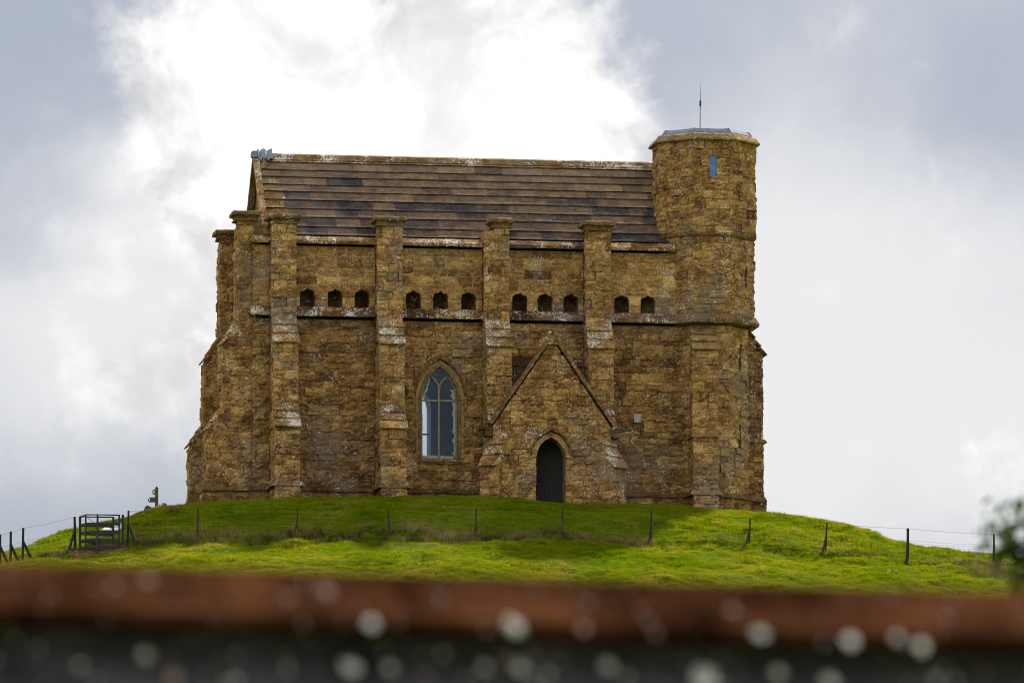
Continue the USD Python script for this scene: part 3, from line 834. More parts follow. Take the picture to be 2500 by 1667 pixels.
k8 = 1 / math.cos(math.pi / 8)
SEG = [(8.42, 11.42, 1.70, 0.53), (5.86, 8.42, 1.63, 0.52), (0.15, 5.5, 1.42, 0.6), (ZB, 0.0, 1.5, 0.5)]
obj("turret_core", [oct_solid([(z0, r - T * k8), (z1 + 0.02, r - T * k8)]) for z0, z1, r, _ in SEG], m_mortar, turret)
SLITS = [(0, 10.25, 10.92, 0.02, 0.23), (45, 6.8, 7.46, 0.18, 0.12), (45, 4.1, 4.98, 0.12, 0.14), (45, 1.6, 2.42, 0.12, 0.12)]
for z0, z1, r, tn in SEG:
    ap = r / k8
    half = ap * math.tan(math.pi / 8)
    for deg in (-90, -45, 0, 45, 90):
        a = math.radians(deg)
        n = np.array([math.sin(a), -math.cos(a), 0]); u = np.array([math.cos(a), math.sin(a), 0])
        reg = sbox(-half, z0, half, z1)
        if deg == -90:
            reg = sbox(-half, max(z0, 8.0), half, max(z1, 8.01))
            if z1 < 8.1:
                continue
        for sdeg, s0, s1, su_, sw in SLITS:
            if sdeg == deg:
                reg = reg.difference(sbox(su_ - sw / 2, s0, su_ + sw / 2, s1))
        masonry("turret_stone", turret, reg, np.array([TCX, TCY, 0]) + n * ap, u, Z, hs=(0.18, 0.34), ws=(0.26, 0.66), rough=0.024 if z1 > 6 else 0.035, tone=tn, spread=0.09,
                weight={0: 1, -45: 0.55, 45: 0.8, -90: 0.1, 90: 0.2}[deg])
obj("turret_string", [oct_solid([(5.53, 1.5), (5.57, 1.78), (5.66, 1.8), (5.87, 1.66), (5.88, 1.5)])], m_mould, turret, tone=0.4)
obj("turret_offset", oct_solid([(8.33, 1.6), (8.36, 1.69), (8.46, 1.715), (8.47, 1.6)]), m_mould, turret, tone=0.4)
obj("turret_plinth", oct_solid([(-0.02, 1.4), (0.0, 1.6), (0.06, 1.61), (0.15, 1.46), (0.16, 1.4)]), m_mould, turret, tone=0.45)
for k in range(8):        # cornice in eight stones
    a0, a1 = math.radians(22.5 + 45 * k), math.radians(67.5 + 45 * k)
    prof = [(1.55, 11.38), (1.74, 11.4), (1.83, 11.42), (1.83, 11.47), (1.7, 11.62), (1.62, 11.66), (1.3, 11.66)]
    V = np.array([[TCX + r * math.cos(a), TCY + r * math.sin(a), z] for a in (a0 + 0.004, (a0 + a1) / 2, a1 - 0.004) for r, z in [(q[0] * (1 if a != (a0 + a1) / 2 else math.cos(math.pi / 8)), q[1]) for q in prof]])
    V += (np.stack([meshkit.fbm(V * 6, 3, s) for s in (1, 2, 3)], -1) - 0.5) * 0.03
    n = len(prof)
    F = [t for i in (0, 1) for j in range(n) for t in ([i * n + j, i * n + n + j, i * n + n + (j + 1) % n], [i * n + j, i * n + n + (j + 1) % n, i * n + (j + 1) % n])]
    obj("turret_cornice", (V, np.array(F)), m_mould, turret, tone=0.62)
lead = obj("turret_roof", oct_solid([(11.6, 1.5), (11.66, 1.56), (11.71, 1.56), (11.74, 1.53), (11.82, 1.46), (11.84, 1.2), (11.86, 0.02)]), m_lead, chapel, label="grey lead cap of the turret")
for k in range(8):
    a = math.radians(22.5 + 45 * k)
    e = np.array([math.cos(a), math.sin(a)])
    q = [np.r_[np.array([TCX, TCY]) + e * r, z] for r, z in ((1.55, 11.72), (1.465, 11.825), (1.2, 11.845))]
    obj("lead_roll", [bar(q[0], q[1], 0.022), bar(q[1], q[2], 0.022)], m_lead, lead)
for deg, s0, s1, su_, sw in SLITS:
    a = math.radians(deg)
    r = 1.70 if s0 > 9 else (1.63 if s0 > 6 else 1.42)
    n = np.array([math.sin(a), -math.cos(a), 0]); u = np.array([math.cos(a), math.sin(a), 0])
    c = np.array([TCX, TCY, 0]) + n * (r / k8 - T + 0.006) + u * su_
    hw = sw / 2
    V = np.array([c + u * x + Z * z + n * d for x in (-hw, hw) for z in (s0, s1) for d in (0, 0.006)])
    F = np.array([[0, 1, 3], [0, 3, 2], [4, 6, 7], [4, 7, 5], [0, 4, 5], [0, 5, 1], [2, 3, 7], [2, 7, 6], [1, 5, 7], [1, 7, 3], [0, 2, 6], [0, 6, 4]])
    obj("slit_window", (V, F), m_blue if s0 > 9 else m_black, turret, label="slit window near the turret top with its sky reflection painted blue" if s0 > 9 else None)

# buttress in front of the turret and the one at the far right
slope3 = dict(section=[(1.0, ZB), (-1.1 + T, ZB), (-1.1 + T, 0.03), (-1.0 + T, 0.1), (-1.0 + T, 1.86), (-0.92 + T, 1.98), (-0.92 + T, 4.64), (-0.42 + T, 5.4), (1.0, 5.4)],
              stages=[(1.96, 4.62, 0.92), (0.15, 1.86, 1.0), (ZB, 0.0, 1.1)])
bt = buttress(5.66, 6.46, stages=slope3, name_label="buttress with three plain slabs in front of the turret", top=8.45, tone=0.52)
slabs(5.66, 6.46, -0.4, 5.42, -0.97, 4.66, 3, bt, m_mould, tone=0.62)
obj("offset_moulding", rough_collar(5.66, 6.46, 1.0, np.zeros(3), X, Y, 1.84, 0.06, 0.12), m_mould, bt, tone=0.5)
obj("plinth_moulding", rough_collar(5.66, 6.46, 1.0, np.zeros(3), X, Y), m_mould, bt, tone=0.5)
wb = obj("buttress", prism(Polygon([(6.5, ZB), (8.31 - T, ZB), (8.31 - T, 0.0), (8.21 - T, 0.1), (8.21 - T, 4.7), (7.72 - T, 5.46), (6.5, 5.46)]), (0, 0.6 + T, 0), X, Z, -Y, -0.75, 0.0), m_mortar, chapel, label="far right buttress beside the turret")
for reg in (sbox(7.4, ZB, 8.31, 0.0), sbox(7.3, 0.15, 8.21, 1.9), sbox(7.3, 1.98, 8.2, 4.7), Polygon([(7.3, 4.7), (8.2, 4.7), (7.72, 5.46), (7.3, 5.46)])):
    masonry("buttress_stone", wb, reg, (0, 0.6, 0), X, Z, ws=(0.25, 0.5), rough=0.025, tone=0.4)
    masonry("buttress_stone", wb, sbox(0, reg.bounds[1], 0.75, reg.bounds[3] if reg.bounds[3] < 5 else 4.75), (8.2 if reg.bounds[1] > 0 else 8.3, 0.6, 0), Y, Z, ws=(0.3, 0.5), rough=0.02, weight=0.05)
slabs(0.58, 1.37, -8.2 + 0.47, 5.5, -8.2 - 0.05, 4.72, 3, wb, m_mould, (0, 0, 0), Y, -X, tone=0.4)
for z, o, h in ((1.88, 0.1, 0.12), (0.0, 0.1, 0.16)):
    def bend(P, z=z, o=o, h=h):
        Q = P.copy(); k = np.clip((P[:, 2] - z) / h, 0, 1) ** 1.5
        Q[:, 0] = np.minimum(P[:, 0], 8.21 + o * (1 - 0.8 * k)); Q[:, 1] = np.maximum(P[:, 1], 0.6 - o * (1 - 0.8 * k)); return Q
    obj("offset_moulding", rough_block(7.35, 8.21 + o, 0.6 - o, 1.4, z, z + h, 0.01, (6, 4, 4), bend), m_mould, wb, tone=0.45)

# roof of overlapping stone slabs
roof = obj("roof", prism(Polygon([(EAVE_Y + 0.1, ZT - 0.1), (RIDGE_Y, RIDGE_Z - 0.2), (DEPTH - EAVE_Y - 0.1, ZT - 0.1), (DEPTH - EAVE_Y - 0.5, ZT - 0.1), (RIDGE_Y, RIDGE_Z - 0.7), (EAVE_Y + 0.5, ZT - 0.1)]), (-7.1, 0, 0), Y, Z, X, 0, 13.9), m_slab, chapel, label="steep roof of stone slabs in long rows")
ey, ez = EAVE_Y, EAVE_Z
sl = np.array([RIDGE_Y - ey, RIDGE_Z - 0.12 - ez]); SLEN = np.linalg.norm(sl); sl /= SLEN
sn = np.array([-sl[1], sl[0]])
rows = np.array([1.02, 1.15, 1.02, 1.04, 1.02, 0.86, 0.92, 0.86, 0.95, 0.7]); rows = np.r_[0, np.cumsum(rows)]; rows = rows / rows[-1] * SLEN
for r in range(10):
    x = -7.76
    first = True
    while x < 5.6:
        w = rng.uniform(0.5, 1.25) if not first else 0.62 + 0.05 * (r % 3)
        w = min(w, 5.62 - x)
        if 5.62 - (x + w) < 0.2:
            w = 5.62 - x
        s0, s1 = rows[r], rows[r + 1] + 0.05
        lift0 = 0.068 + rng.normal(0, 0.004) + (0.012 if first else 0)
        V, F = rough_block(0, 1, 0, 1, 0, 1, 0, (3, 2, 1))
        s = s0 + V[:, 1] * (s1 - s0) + rng.normal(0, 0.004)
        d = (1 - V[:, 1]) * lift0 + V[:, 1] * 0.01 - (0.014 + 0.02 * V[:, 1]) * (1 - V[:, 2])
        P = np.c_[x + 0.001 + V[:, 0] * (w - 0.002), ey + sl[0] * s + sn[0] * d, ez + sl[1] * s + sn[1] * d]
        P += (np.stack([meshkit.fbm(P * 6, 2, q) for q in (1, 2, 3)], -1) - 0.5) * 0.012
        up = r / 9
        t = float(np.clip(0.3 + 0.3 * up + rng.normal(0, 0.09), 0.0, 0.95))
        if up < 0.75 and rng.random() < 0.1:
            t = 0.17
        obj("roof_slab", (P, F), m_mould if first and r < 8 else (m_slab_white if r == 9 else m_slab), roof, tone=0.6 if first else t)
        x += w; first = False
    if r < 9:   # the slope behind, one strip to a row
        s0, s1 = rows[r], rows[r + 1] + 0.05
        q = [(DEPTH - ey - sl[0] * s - -sn[0] * d * -1, ez + sl[1] * s + sn[1] * d) for s, d in ((s0, 0.07), (s0, 0.0), (s1, -0.05), (s1, 0.01))]
        obj("rear_roof_row", prism(Polygon(q), (-7.76, 0, 0), Y, Z, X, 0, 13.3), m_slab, roof, tone=0.3)
x = -7.72
while x < 5.5:
    w = rng.uniform(0.6, 1.1)
    w = min(w, 5.55 - x)
    prof = [(-0.17, -0.2), (-0.2, -0.17), (-0.09, 0.0), (0.0, 0.045), (0.09, 0.0), (0.2, -0.17), (0.17, -0.2), (0.0, -0.03)]
    xs = np.linspace(x + 0.004, x + w - 0.004, 5)
    V = np.vstack([np.c_[np.full(8, q), RIDGE_Y + np.array(prof)[:, 0], RIDGE_Z - 0.04 + np.array(prof)[:, 1]] for q in xs])
    V += (np.stack([meshkit.fbm(V * 5, 2, q) for q in (1, 2, 3)], -1) - 0.5) * 0.025
    F = [t for i in range(4) for j in range(8) for t in ([i * 8 + j, i * 8 + 8 + j, i * 8 + 8 + (j + 1) % 8], [i * 8 + j, i * 8 + 8 + (j + 1) % 8, i * 8 + (j + 1) % 8])]
    obj("ridge_stone", (V, np.array(F)), m_ridge, roof, tone=0.5)
    x += w
# gable coping and lead flashing with the stub of a finial at the left ridge end
for side in (1, -1):
    yy = lambda q: RIDGE_Y + side * (q - RIDGE_Y)
    n = 6
    for k in range(n):
        s0, s1 = SLEN * k / n, SLEN * (k + 1) / n - 0.01
        V, F = rough_block(0, 1, 0, 1, 0, 1, 0, (2, 3, 1))
        s = s0 + V[:, 1] * (s1 - s0); d = 0.13 * V[:, 2] - 0.06
        P = np.c_[-7.95 + V[:, 0] * 0.2, yy(ey + sl[0] * s + sn[0] * d), ez + sl[1] * s + sn[1] * d]
        P += (np.stack([meshkit.fbm(P * 6, 2, q) for q in (1, 2, 3)], -1) - 0.5) * 0.02
        obj("coping_stone", (P, F), m_stone_white if side == 1 else m_mould, gab, tone=0.5)
fl = obj("ridge_flashing", [bx(-8.0, -7.55, RIDGE_Y - 0.14, RIDGE_Y + 0.14, 11.02, 11.16), bx(-7.98, -7.82, RIDGE_Y - 0.19, RIDGE_Y + 0.19, 11.0, 11.2)], m_lead, chapel, label="pale lead flashing over the left ridge end")
V, F = rough_block(-7.8, -7.34, RIDGE_Y - 0.3, RIDGE_Y + 0.3, 10.86, 11.2, 0.02, (6, 6, 4), lambda P: np.c_[P[:, 0], RIDGE_Y + (P[:, 1] - RIDGE_Y) * (1.15 - (P[:, 2] - 10.86) / 0.34 * 0.95), P[:, 2] + 0.1 * np.abs(np.sin(P[:, 0] * 13))])
obj("lead_flap", (V, F), m_lead, fl)
obj("finial_stub", trimesh.creation.cone(radius=0.2, height=0.36, sections=4, transform=trimesh.transformations.translation_matrix((-7.62, RIDGE_Y - 0.36, 10.6))), m_mould, gab, tone=0.55)

# niches under the cornice get pale arch stones, the wall gets a plaque
m_plaque_stone = plain("pale_plaque", (0.33, 0.31, 0.29), 0.9, 0, 0.35, 14.0)
obj("plaque", rough_block(3.92, 4.13, -0.035, 0.0, 2.39, 2.66, 0.006, (4, 1, 5)), m_plaque_stone, south)

# the pointed window
wf = UsdGeom.Xform.Define(stage, path_of("window", chapel)).GetPrim()
cx, w_, sp, h_ = WIN["cx"], WIN["w"], WIN["spring"], WIN["h"]


def ring_stones(name, parent, cx, z0, wi, hi, wo, ho, y_front, y_back, n, m, amp=0.008, tone=0.6, bevel=0.0):
    a, b = arch_points(cx, z0, wi, hi, n + 1), arch_points(cx, z0, wo, ho, n + 1)
    for i in range(len(a) - 1):
        seg = np.linspace(0.012, 0.988, 4)[:, None]
        inn = a[i] + (a[i + 1] - a[i]) * seg; out = b[i] + (b[i + 1] - b[i]) * seg
        P = []
        for p, q in zip(inn, out):
            P += [[p[0], y_front + bevel, p[1]], [q[0], y_front, q[1]], [q[0], y_back, q[1]], [p[0], y_back, p[1]]]
        P = np.array(P)
        P += (np.stack([meshkit.fbm(P * 8, 2, s) for s in (1, 2, 3)], -1) - 0.5) * 2.4 * amp
        F = [t for k in range(3) for j in range(4) for t in ([k * 4 + j, k * 4 + (j + 1) % 4, k * 4 + 4 + (j + 1) % 4], [k * 4 + j, k * 4 + 4 + (j + 1) % 4, k * 4 + 4 + j])]
        F += [[0, 2, 1], [0, 3, 2], [12, 13, 14], [12, 14, 15]]
        obj(name, (P, np.array(F)), m, parent, tone=tone + rng.normal(0, 0.07))


m_dressed = stone_material("dressed_stone", 2.0, 0.3, grey=0.2, ramp=[(0.0, (0.1, 0.06, 0.025)), (0.5, (0.27, 0.175, 0.075)), (1.0, (0.42, 0.31, 0.16))], bump=0.02)
ring_stones("arch_stone", wf, cx, sp, w_ + 0.005, h_ + 0.005, w_ + 0.2, h_ + 0.2, -0.015, 0.3, 5, m_dressed, bevel=0.13)
for side in (-1, 1):
    z = WIN["sill"]
    while z < sp - 0.02:
        hh = min(rng.uniform(0.28, 0.5), sp - z)
        if sp - z - hh < 0.15:
            hh = sp - z
        xi, xo = cx + side * (w_ + 0.005), cx + side * (w_ + 0.2)
        P = np.array([[xi, 0.115, z + 0.006], [xo, -0.015, z + 0.006], [xo, 0.3, z + 0.006], [xi, 0.3, z + 0.006], [xi, 0.115, z + hh - 0.006], [xo, -0.015, z + hh - 0.006], [xo, 0.3, z + hh - 0.006], [xi, 0.3, z + hh - 0.006]])
        P += rng.normal(0, 0.004, P.shape)
        F = np.array([[0, 1, 5], [0, 5, 4], [1, 2, 6], [1, 6, 5], [2, 3, 7], [2, 7, 6], [3, 0, 4], [3, 4, 7], [0, 3, 2], [0, 2, 1], [4, 5, 6], [4, 6, 7]])
        obj("jamb_stone", (P, F), m_dressed, wf, tone=0.45 + rng.normal(0, 0.1))
        z += hh
hood = UsdGeom.Xform.Define(stage, path_of("hood_mould", chapel)).GetPrim()
ring_stones("hood_stone", hood, cx, 3.2, w_ + 0.2, h_ + 0.03, w_ + 0.31, h_ + 0.17, -0.1, 0.02, 5, m_mould, tone=0.4)
for side in (-1, 1):
    c = cx + side * (w_ + 0.38)
    parts = [rough_block(c - 0.12, c + 0.12, -0.1, 0.02, 3.03, 3.42, 0.02, (5, 3, 6)), rough_block(c - 0.07, c + 0.07, -0.17, -0.05, 3.1, 3.3, 0.03, (4, 3, 4))]
    obj("label_stop", parts, m_stone, hood, tone=0.45)
    ring = rough_block(min(cx + side * (w_ + 0.24), cx + side * (w_ + 0.32)), max(cx + side * (w_ + 0.24), cx + side * (w_ + 0.32)), -0.1, 0.02, 3.2, 3.42, 0.006, (2, 2, 3))
obj("sill", rough_block(cx - 0.72, cx + 0.72, -0.05, 0.32, 0.98, 1.115, 0.012, (9, 4, 3), lambda P: P - np.c_[0 * P[:, 0], 0 * P[:, 0], np.where(P[:, 2] > 1.0, np.clip(0.26 - P[:, 1], 0, 0.3) * 0.25, 0)]), m_mould, wf, tone=0.4)
GY = 0.27
outline = arch_poly(cx, WIN["sill"], sp, w_, h_, 14)
frame = outline.difference(outline.buffer(-0.045))
obj("frame", prism(frame, (0, GY, 0), X, Z, -Y, -0.05, 0.05), m_bar, wf)
obj("mullion", rough_block(cx - 0.028, cx + 0.028, GY - 0.045, GY + 0.04, WIN["sill"] + 0.045, sp + 0.42, 0.003, (1, 1, 8)), m_bar, wf)
obj("transom", [rough_block(cx - w_ + 0.04, cx - 0.028, GY - 0.035, GY + 0.03, sp - 0.03, sp + 0.025, 0.003, (5, 1, 1)), rough_block(cx + 0.028, cx + w_ - 0.04, GY - 0.035, GY + 0.03, sp - 0.03, sp + 0.025, 0.003, (5, 1, 1))], m_bar, wf)
for side in (-1, 1):     # the tracery: two bars curving out from the mullion's head
    t = np.linspace(0, 1, 7)
    q = np.c_[cx + side * (0.01 + 0.235 * t ** 1.7), np.full(7, GY - 0.03), sp + 0.42 + 0.34 * t]
    obj("tracery_bar", [bar(q[i], q[i + 1], 0.034, 6) for i in range(6)], m_bar, wf)
for side in (-1, 1):
    half = outline.buffer(-0.03).intersection(sbox(cx, 0, cx + side * 2, 9) if side > 0 else sbox(cx - 2, 0, cx, 9))
    for lo, hi in ((0, sp), (sp, 9)):
        pane = half.intersection(sbox(-9, lo, 9, hi))
        obj("pane", prism(pane, (0, GY + 0.012, 0), X, Z, -Y, 0, 0.006), m_glass, wf)


def wiggle(p0, p1, inward, wmin, wmax, n):
    """A strip along p0-p1 whose inner edge is ragged."""
    t = np.linspace(0, 1, n)[:, None]
    a = np.array(p0) + t * (np.array(p1) - np.array(p0))
    b = a + np.array(inward) * (wmin + (wmax - wmin) * rng.random((n, 1)))
    return Polygon(np.vstack([a, b[::-1]])).buffer(0)


strips = [wiggle((cx - w_ + 0.045, 1.16), (cx - w_ + 0.045, 2.55), (1, 0), 0.008, 0.035, 22), wiggle((cx + w_ - 0.045, 1.16), (cx + w_ - 0.045, sp - 0.04), (-1, 0), 0.03, 0.11, 22),
          wiggle((cx - w_ + 0.05, 1.165), (cx - 0.03, 1.165), (0, 1), 0.07, 0.1, 10), wiggle((cx + 0.03, 1.165), (cx + w_ - 0.05, 1.165), (0, 1), 0.06, 0.1, 10),
          wiggle((cx - w_ + 0.05, 3.05), (cx - w_ + 0.28, 3.72), (0.9, -0.3), 0.01, 0.09, 9), wiggle((cx + w_ - 0.05, 3.05), (cx + w_ - 0.1, 3.35), (-1, 0), 0.05, 0.15, 6)]
for s in strips:
    for g in getattr(s, "geoms", [s]):
        if g.geom_type == "Polygon" and g.area > 1e-4:
            obj("sealant", prism(g, (0, GY - 0.004, 0), X, Z, -Y, 0, 0.003), m_seal, wf)
# the window in the far wall, seen through this one
fcx = (pb[0] + pb[0] - 1.1) / 2
fw = UsdGeom.Xform.Define(stage, path_of("window", chapel)).GetPrim()
obj("bar", [bx(fcx - 0.55, fcx + 0.55, DEPTH - 0.5, DEPTH - 0.45, 2.46, 2.51), bx(fcx - 0.02, fcx + 0.02, DEPTH - 0.5, DEPTH - 0.45, 1.6, 4.1)], m_bar, fw)

# ---------------------------------------------------------------- the porch
PC = 0.99
front = Polygon([(-0.9, ZB), (2.86, ZB), (2.86, 1.98), (PC + 0.05, 4.66), (PC - 0.05, 4.66), (-0.9, 1.98)])
dpoly = arch_poly(DOOR["cx"], ZB - 0.1, DOOR["spring"], DOOR["w"], DOOR["h"], 9)
porch = obj("porch", [prism(front.buffer(-T).difference(dpoly), (0, PORCH_Y + T, 0), X, Z, -Y, -0.55, 0.0), bx(-0.85, -0.35, PORCH_Y + 0.61, -0.0, ZB, 1.9), bx(2.31, 2.81, PORCH_Y + 0.61, -0.0, ZB, 1.9)], m_mortar, chapel, label="gabled entrance porch")
ringo = arch_poly(DOOR["cx"], DOOR["spring"], DOOR["spring"], DOOR["w"] + 0.17, DOOR["h"] + 0.2, 9)
masonry("porch_stone", porch, front.difference(unary_union([dpoly, ringo])), (0, PORCH_Y, 0), X, Z, hs=(0.13, 0.25), ws=(0.18, 0.5), rough=0.022, tone=0.5, spread=0.09)
masonry("porch_stone", porch, sbox(0.02, ZB, 1.9, 1.95), (-0.9, 0, 0), -Y, Z, hs=(0.18, 0.28), ws=(0.3, 0.5), rough=0.02, weight=0.14)
ring_stones("door_arch_stone", porch, DOOR["cx"], DOOR["spring"], DOOR["w"], DOOR["h"], DOOR["w"] + 0.15, DOOR["h"] + 0.18, PORCH_Y - 0.05, PORCH_Y + 0.3, 4, m_stone, 0.03, 0.6)
ring_stones("door_hood_stone", porch, DOOR["cx"], DOOR["spring"] + 0.12, DOOR["w"] + 0.13, DOOR["h"] + 0.1, DOOR["w"] + 0.2, DOOR["h"] + 0.2, PORCH_Y - 0.12, PORCH_Y, 4, m_mould, 0.03, 0.4)
# coping along both gable slopes, kneelers, stump at the apex, spouts at the eaves
for side in (-1, 1):
    p0 = np.array([PC + side * 0.1, 4.72]); p1 = np.array([PC + side * 1.97, 2.02])
    d = (p1 - p0) / np.linalg.norm(p1 - p0); n = np.array([-d[1], d[0]]) if side > 0 else np.array([d[1], -d[0]])
    L_ = np.linalg.norm(p1 - p0); k = 6
    for i in range(k):
        V, F = rough_block(0, 1, 0, 1, 0, 1, 0, (5, 2, 1))
        s = (i + V[:, 0] * 0.985) * L_ / k
        P2 = p0 + s[:, None] * d + (V[:, 2:] * 0.11 - 0.03) * n
        P = np.c_[P2[:, 0], PORCH_Y - 0.07 + V[:, 1] * 0.5, P2[:, 1]]
        P += (np.stack([meshkit.fbm(P * 8, 2, q) for q in (1, 2, 3)], -1) - 0.5) * 0.035
        obj("porch_coping", (P, F), m_mould, porch, tone=0.45)
    # the porch roof behind the coping
    q0, q1 = p0 + n * -0.05, p1 + n * -0.05
    pts = [q0, q1, q1 - n * 0.12, q0 - n * 0.12]
    obj("porch_roof", prism(Polygon(pts), (0, PORCH_Y + 0.44, 0), X, Z, Y, 0, 1.44), m_slab, porch)
    c = PC + side * 2.02
    obj("spout", [rough_block(min(c, c + side * 0.3), max(c, c + side * 0.3), PORCH_Y + 0.0, PORCH_Y + 0.2, 1.86, 1.98, 0.02, (6, 4, 4)), rough_block(c - 0.14, c + 0.1, PORCH_Y - 0.05, PORCH_Y + 0.4, 1.66, 1.92, 0.03, (4, 4, 4))], m_mortar, porch, tone=0.1)
obj("finial", [rough_block(PC - 0.19, PC + 0.19, PORCH_Y - 0.06, PORCH_Y + 0.3, 4.58, 4.86, 0.03, (5, 4, 5)), rough_block(PC - 0.16, PC - 0.03, PORCH_Y - 0.02, PORCH_Y + 0.2, 4.82, 5.0, 0.025, (3, 3, 4)), rough_block(PC + 0.04, PC + 0.17, PORCH_Y - 0.02, PORCH_Y + 0.2, 4.82, 4.97, 0.025, (3, 3, 4))], m_stone_white, porch, tone=0.5, label="broken stone finial")
q2 = math.sqrt(0.5)
for side, cxy, lab in ((-1, (-0.7, PORCH_Y + 0.03), "left porch buttress standing diagonally"), (1, (2.68, PORCH_Y + 0.03), "right porch buttress standing diagonally")):
    D_ = np.array([-side * q2, q2, 0]); U_ = np.array([q2, side * q2, 0]); O_ = np.array([cxy[0], cxy[1], 0.0])
    p, hw, zt, zo = 0.56, 0.34, 1.66, 0.68
    b = obj("porch_buttress", prism(Polygon([(0.5, ZB), (-p + T, ZB), (-p + T, zo - 0.03), (-0.02, zt - 0.06), (0.5, zt - 0.06)]), O_ + U_ * (-hw + T), D_, Z, U_, 0, 2 * hw - 2 * T), m_mortar, chapel, label=lab)
    masonry("porch_stone", b, sbox(-hw - 0.01, ZB, hw + 0.01, zo - 0.02), O_ - D_ * p, U_, Z, hs=(0.2, 0.32), ws=(0.28, 0.5), rough=0.024, tone=0.56)
    fl_ = [(0.45, ZB), (-p + 0.02, ZB), (-p + 0.02, zo - 0.05), (0.0, zt - 0.08), (0.45, zt - 0.08)]
    masonry("porch_stone", b, Polygon([(-u, v) for u, v in fl_]), O_ - U_ * hw, -D_, Z, hs=(0.2, 0.3), ws=(0.26, 0.5), rough=0.02, weight=0.6 if side > 0 else 0.2, tone=0.52)
    masonry("porch_stone", b, Polygon(fl_), O_ + U_ * hw, D_, Z, hs=(0.2, 0.3), ws=(0.26, 0.5), rough=0.02, weight=0.6 if side < 0 else 0.2, tone=0.52)
    slabs(-hw, hw, 0.06, zt + 0.06, -p - 0.02, zo, 3, b, m_stone_white, O_, U_, D_, tone=0.45)
# pent weathering on the wall above the porch
pw = UsdGeom.Xform.Define(stage, path_of("porch_weathering", chapel)).GetPrim()
for k in range(5):
    x = -0.17
    while x < 2.29:
        w = min(rng.uniform(0.5, 0.9), 2.3 - x)
        if 2.3 - x - w < 0.25:
            w = 2.3 - x
        za = 4.42 - k * 0.24; ya = -0.02 - k * 0.14
        P0, F = rough_block(x + 0.004, x + w - 0.004, 0, 1, 0, 1, 0, (3, 2, 1))
        sy, r_ = P0[:, 1], P0[:, 2]
        P = np.c_[P0[:, 0], ya - sy * 0.16 - (r_ - 1) * 0.05 * -1 - 0.03 * sy, za - sy * 0.27 + (r_ - 1) * 0.05]
        P += (np.stack([meshkit.fbm(P * 8, 2, q) for q in (1, 2, 3)], -1) - 0.5) * 0.012
        obj("weathering_slab", (P, F), m_mould, pw, tone=0.12 + rng.normal(0, 0.08))
        x += w
# the plank door at the back of the porch arch, standing slightly open
door = UsdGeom.Xform.Define(stage, path_of("door", chapel))
hx, hy = DOOR["cx"] + DOOR["w"] + 0.1, PORCH_Y + 0.72
door.AddTranslateOp().Set(Gf.Vec3d(hx, hy, -0.42)); door.AddRotateZOp().Set(-16.0)
door = door.GetPrim()
nb = 7
for k in range(nb):
    x1 = -k * 0.165
    obj("plank", rough_block(x1 - 0.16, x1, 0.0, 0.05, 0.03, 2.05, 0.002, (1, 1, 6)), m_oak, door)
for z in (0.12, 0.62, 1.36):
    obj("ledge", bx(-1.15, 0, -0.025, -0.001, z, z + 0.05), m_black, door)
studs = []
for k in range(nb):
    for z in np.arange(0.22, 1.33, 0.18):
        for dx in (-0.055, -0.1):
            for dz in (-0.03, 0.03):
                studs.append(bx(-k * 0.165 + dx - 0.012, -k * 0.165 + dx + 0.012, -0.012, 0.001, z + dz - 0.012, z + dz + 0.012))
obj("stud", studs, m_black, door, kind="stuff")
obj("hinge", [bx(-1.1, -0.75, -0.04, -0.012, 0.82, 0.88), bx(-0.95, -0.8, -0.06, -0.012, 0.78, 0.92)], m_black, door)
obj("porch_floor", bx(-0.35, 2.3, PORCH_Y + 0.05, 0.0, -0.7, -0.46), m_mortar, porch)

flush_stones()

# aerial on the turret
ant = thing("antenna", "thin dark whip antenna standing on the turret's lead roof", "antenna", (5.98 + 0.2, 0.3, 11.9))
a0 = at(1709, 313, 0.3); a1 = at(1711, 202, 0.3)
ant.GetAttribute("xformOp:translate").Set(Gf.Vec3d(a0[0], 0.3, 11.86))
dx, hgt = a1[0] - a0[0], a1[2] - 11.86
obj("rod", bar((0, 0, 0), (dx * 0.35, 0, hgt * 0.5), 0.014, 8, 0.011), m_black, ant)
obj("coil", bar((dx * 0.34, 0, hgt * 0.5), (dx * 0.45, 0, hgt * 0.62), 0.03, 8), m_black, ant)
obj("whip", bar((dx * 0.45, 0, hgt * 0.62), (dx, 0, hgt), 0.011, 6, 0.003), m_black, ant)


# ---------------------------------------------------------------- fences, gate, sign, board, person
def ground_at(px_, y):
    """The point of the ground on plane y that is seen in picture column px_."""
    x = (px_ - 1250) / 77.0 * 1.0 + y * 0.0
    for _ in range(4):
        z = float(ground_z(np.array([x]), np.array([y]), True)[0])
        p = pix((x, y, z))
        x += (px_ - p[0]) / 76.5
    return np.array([x, y, z])


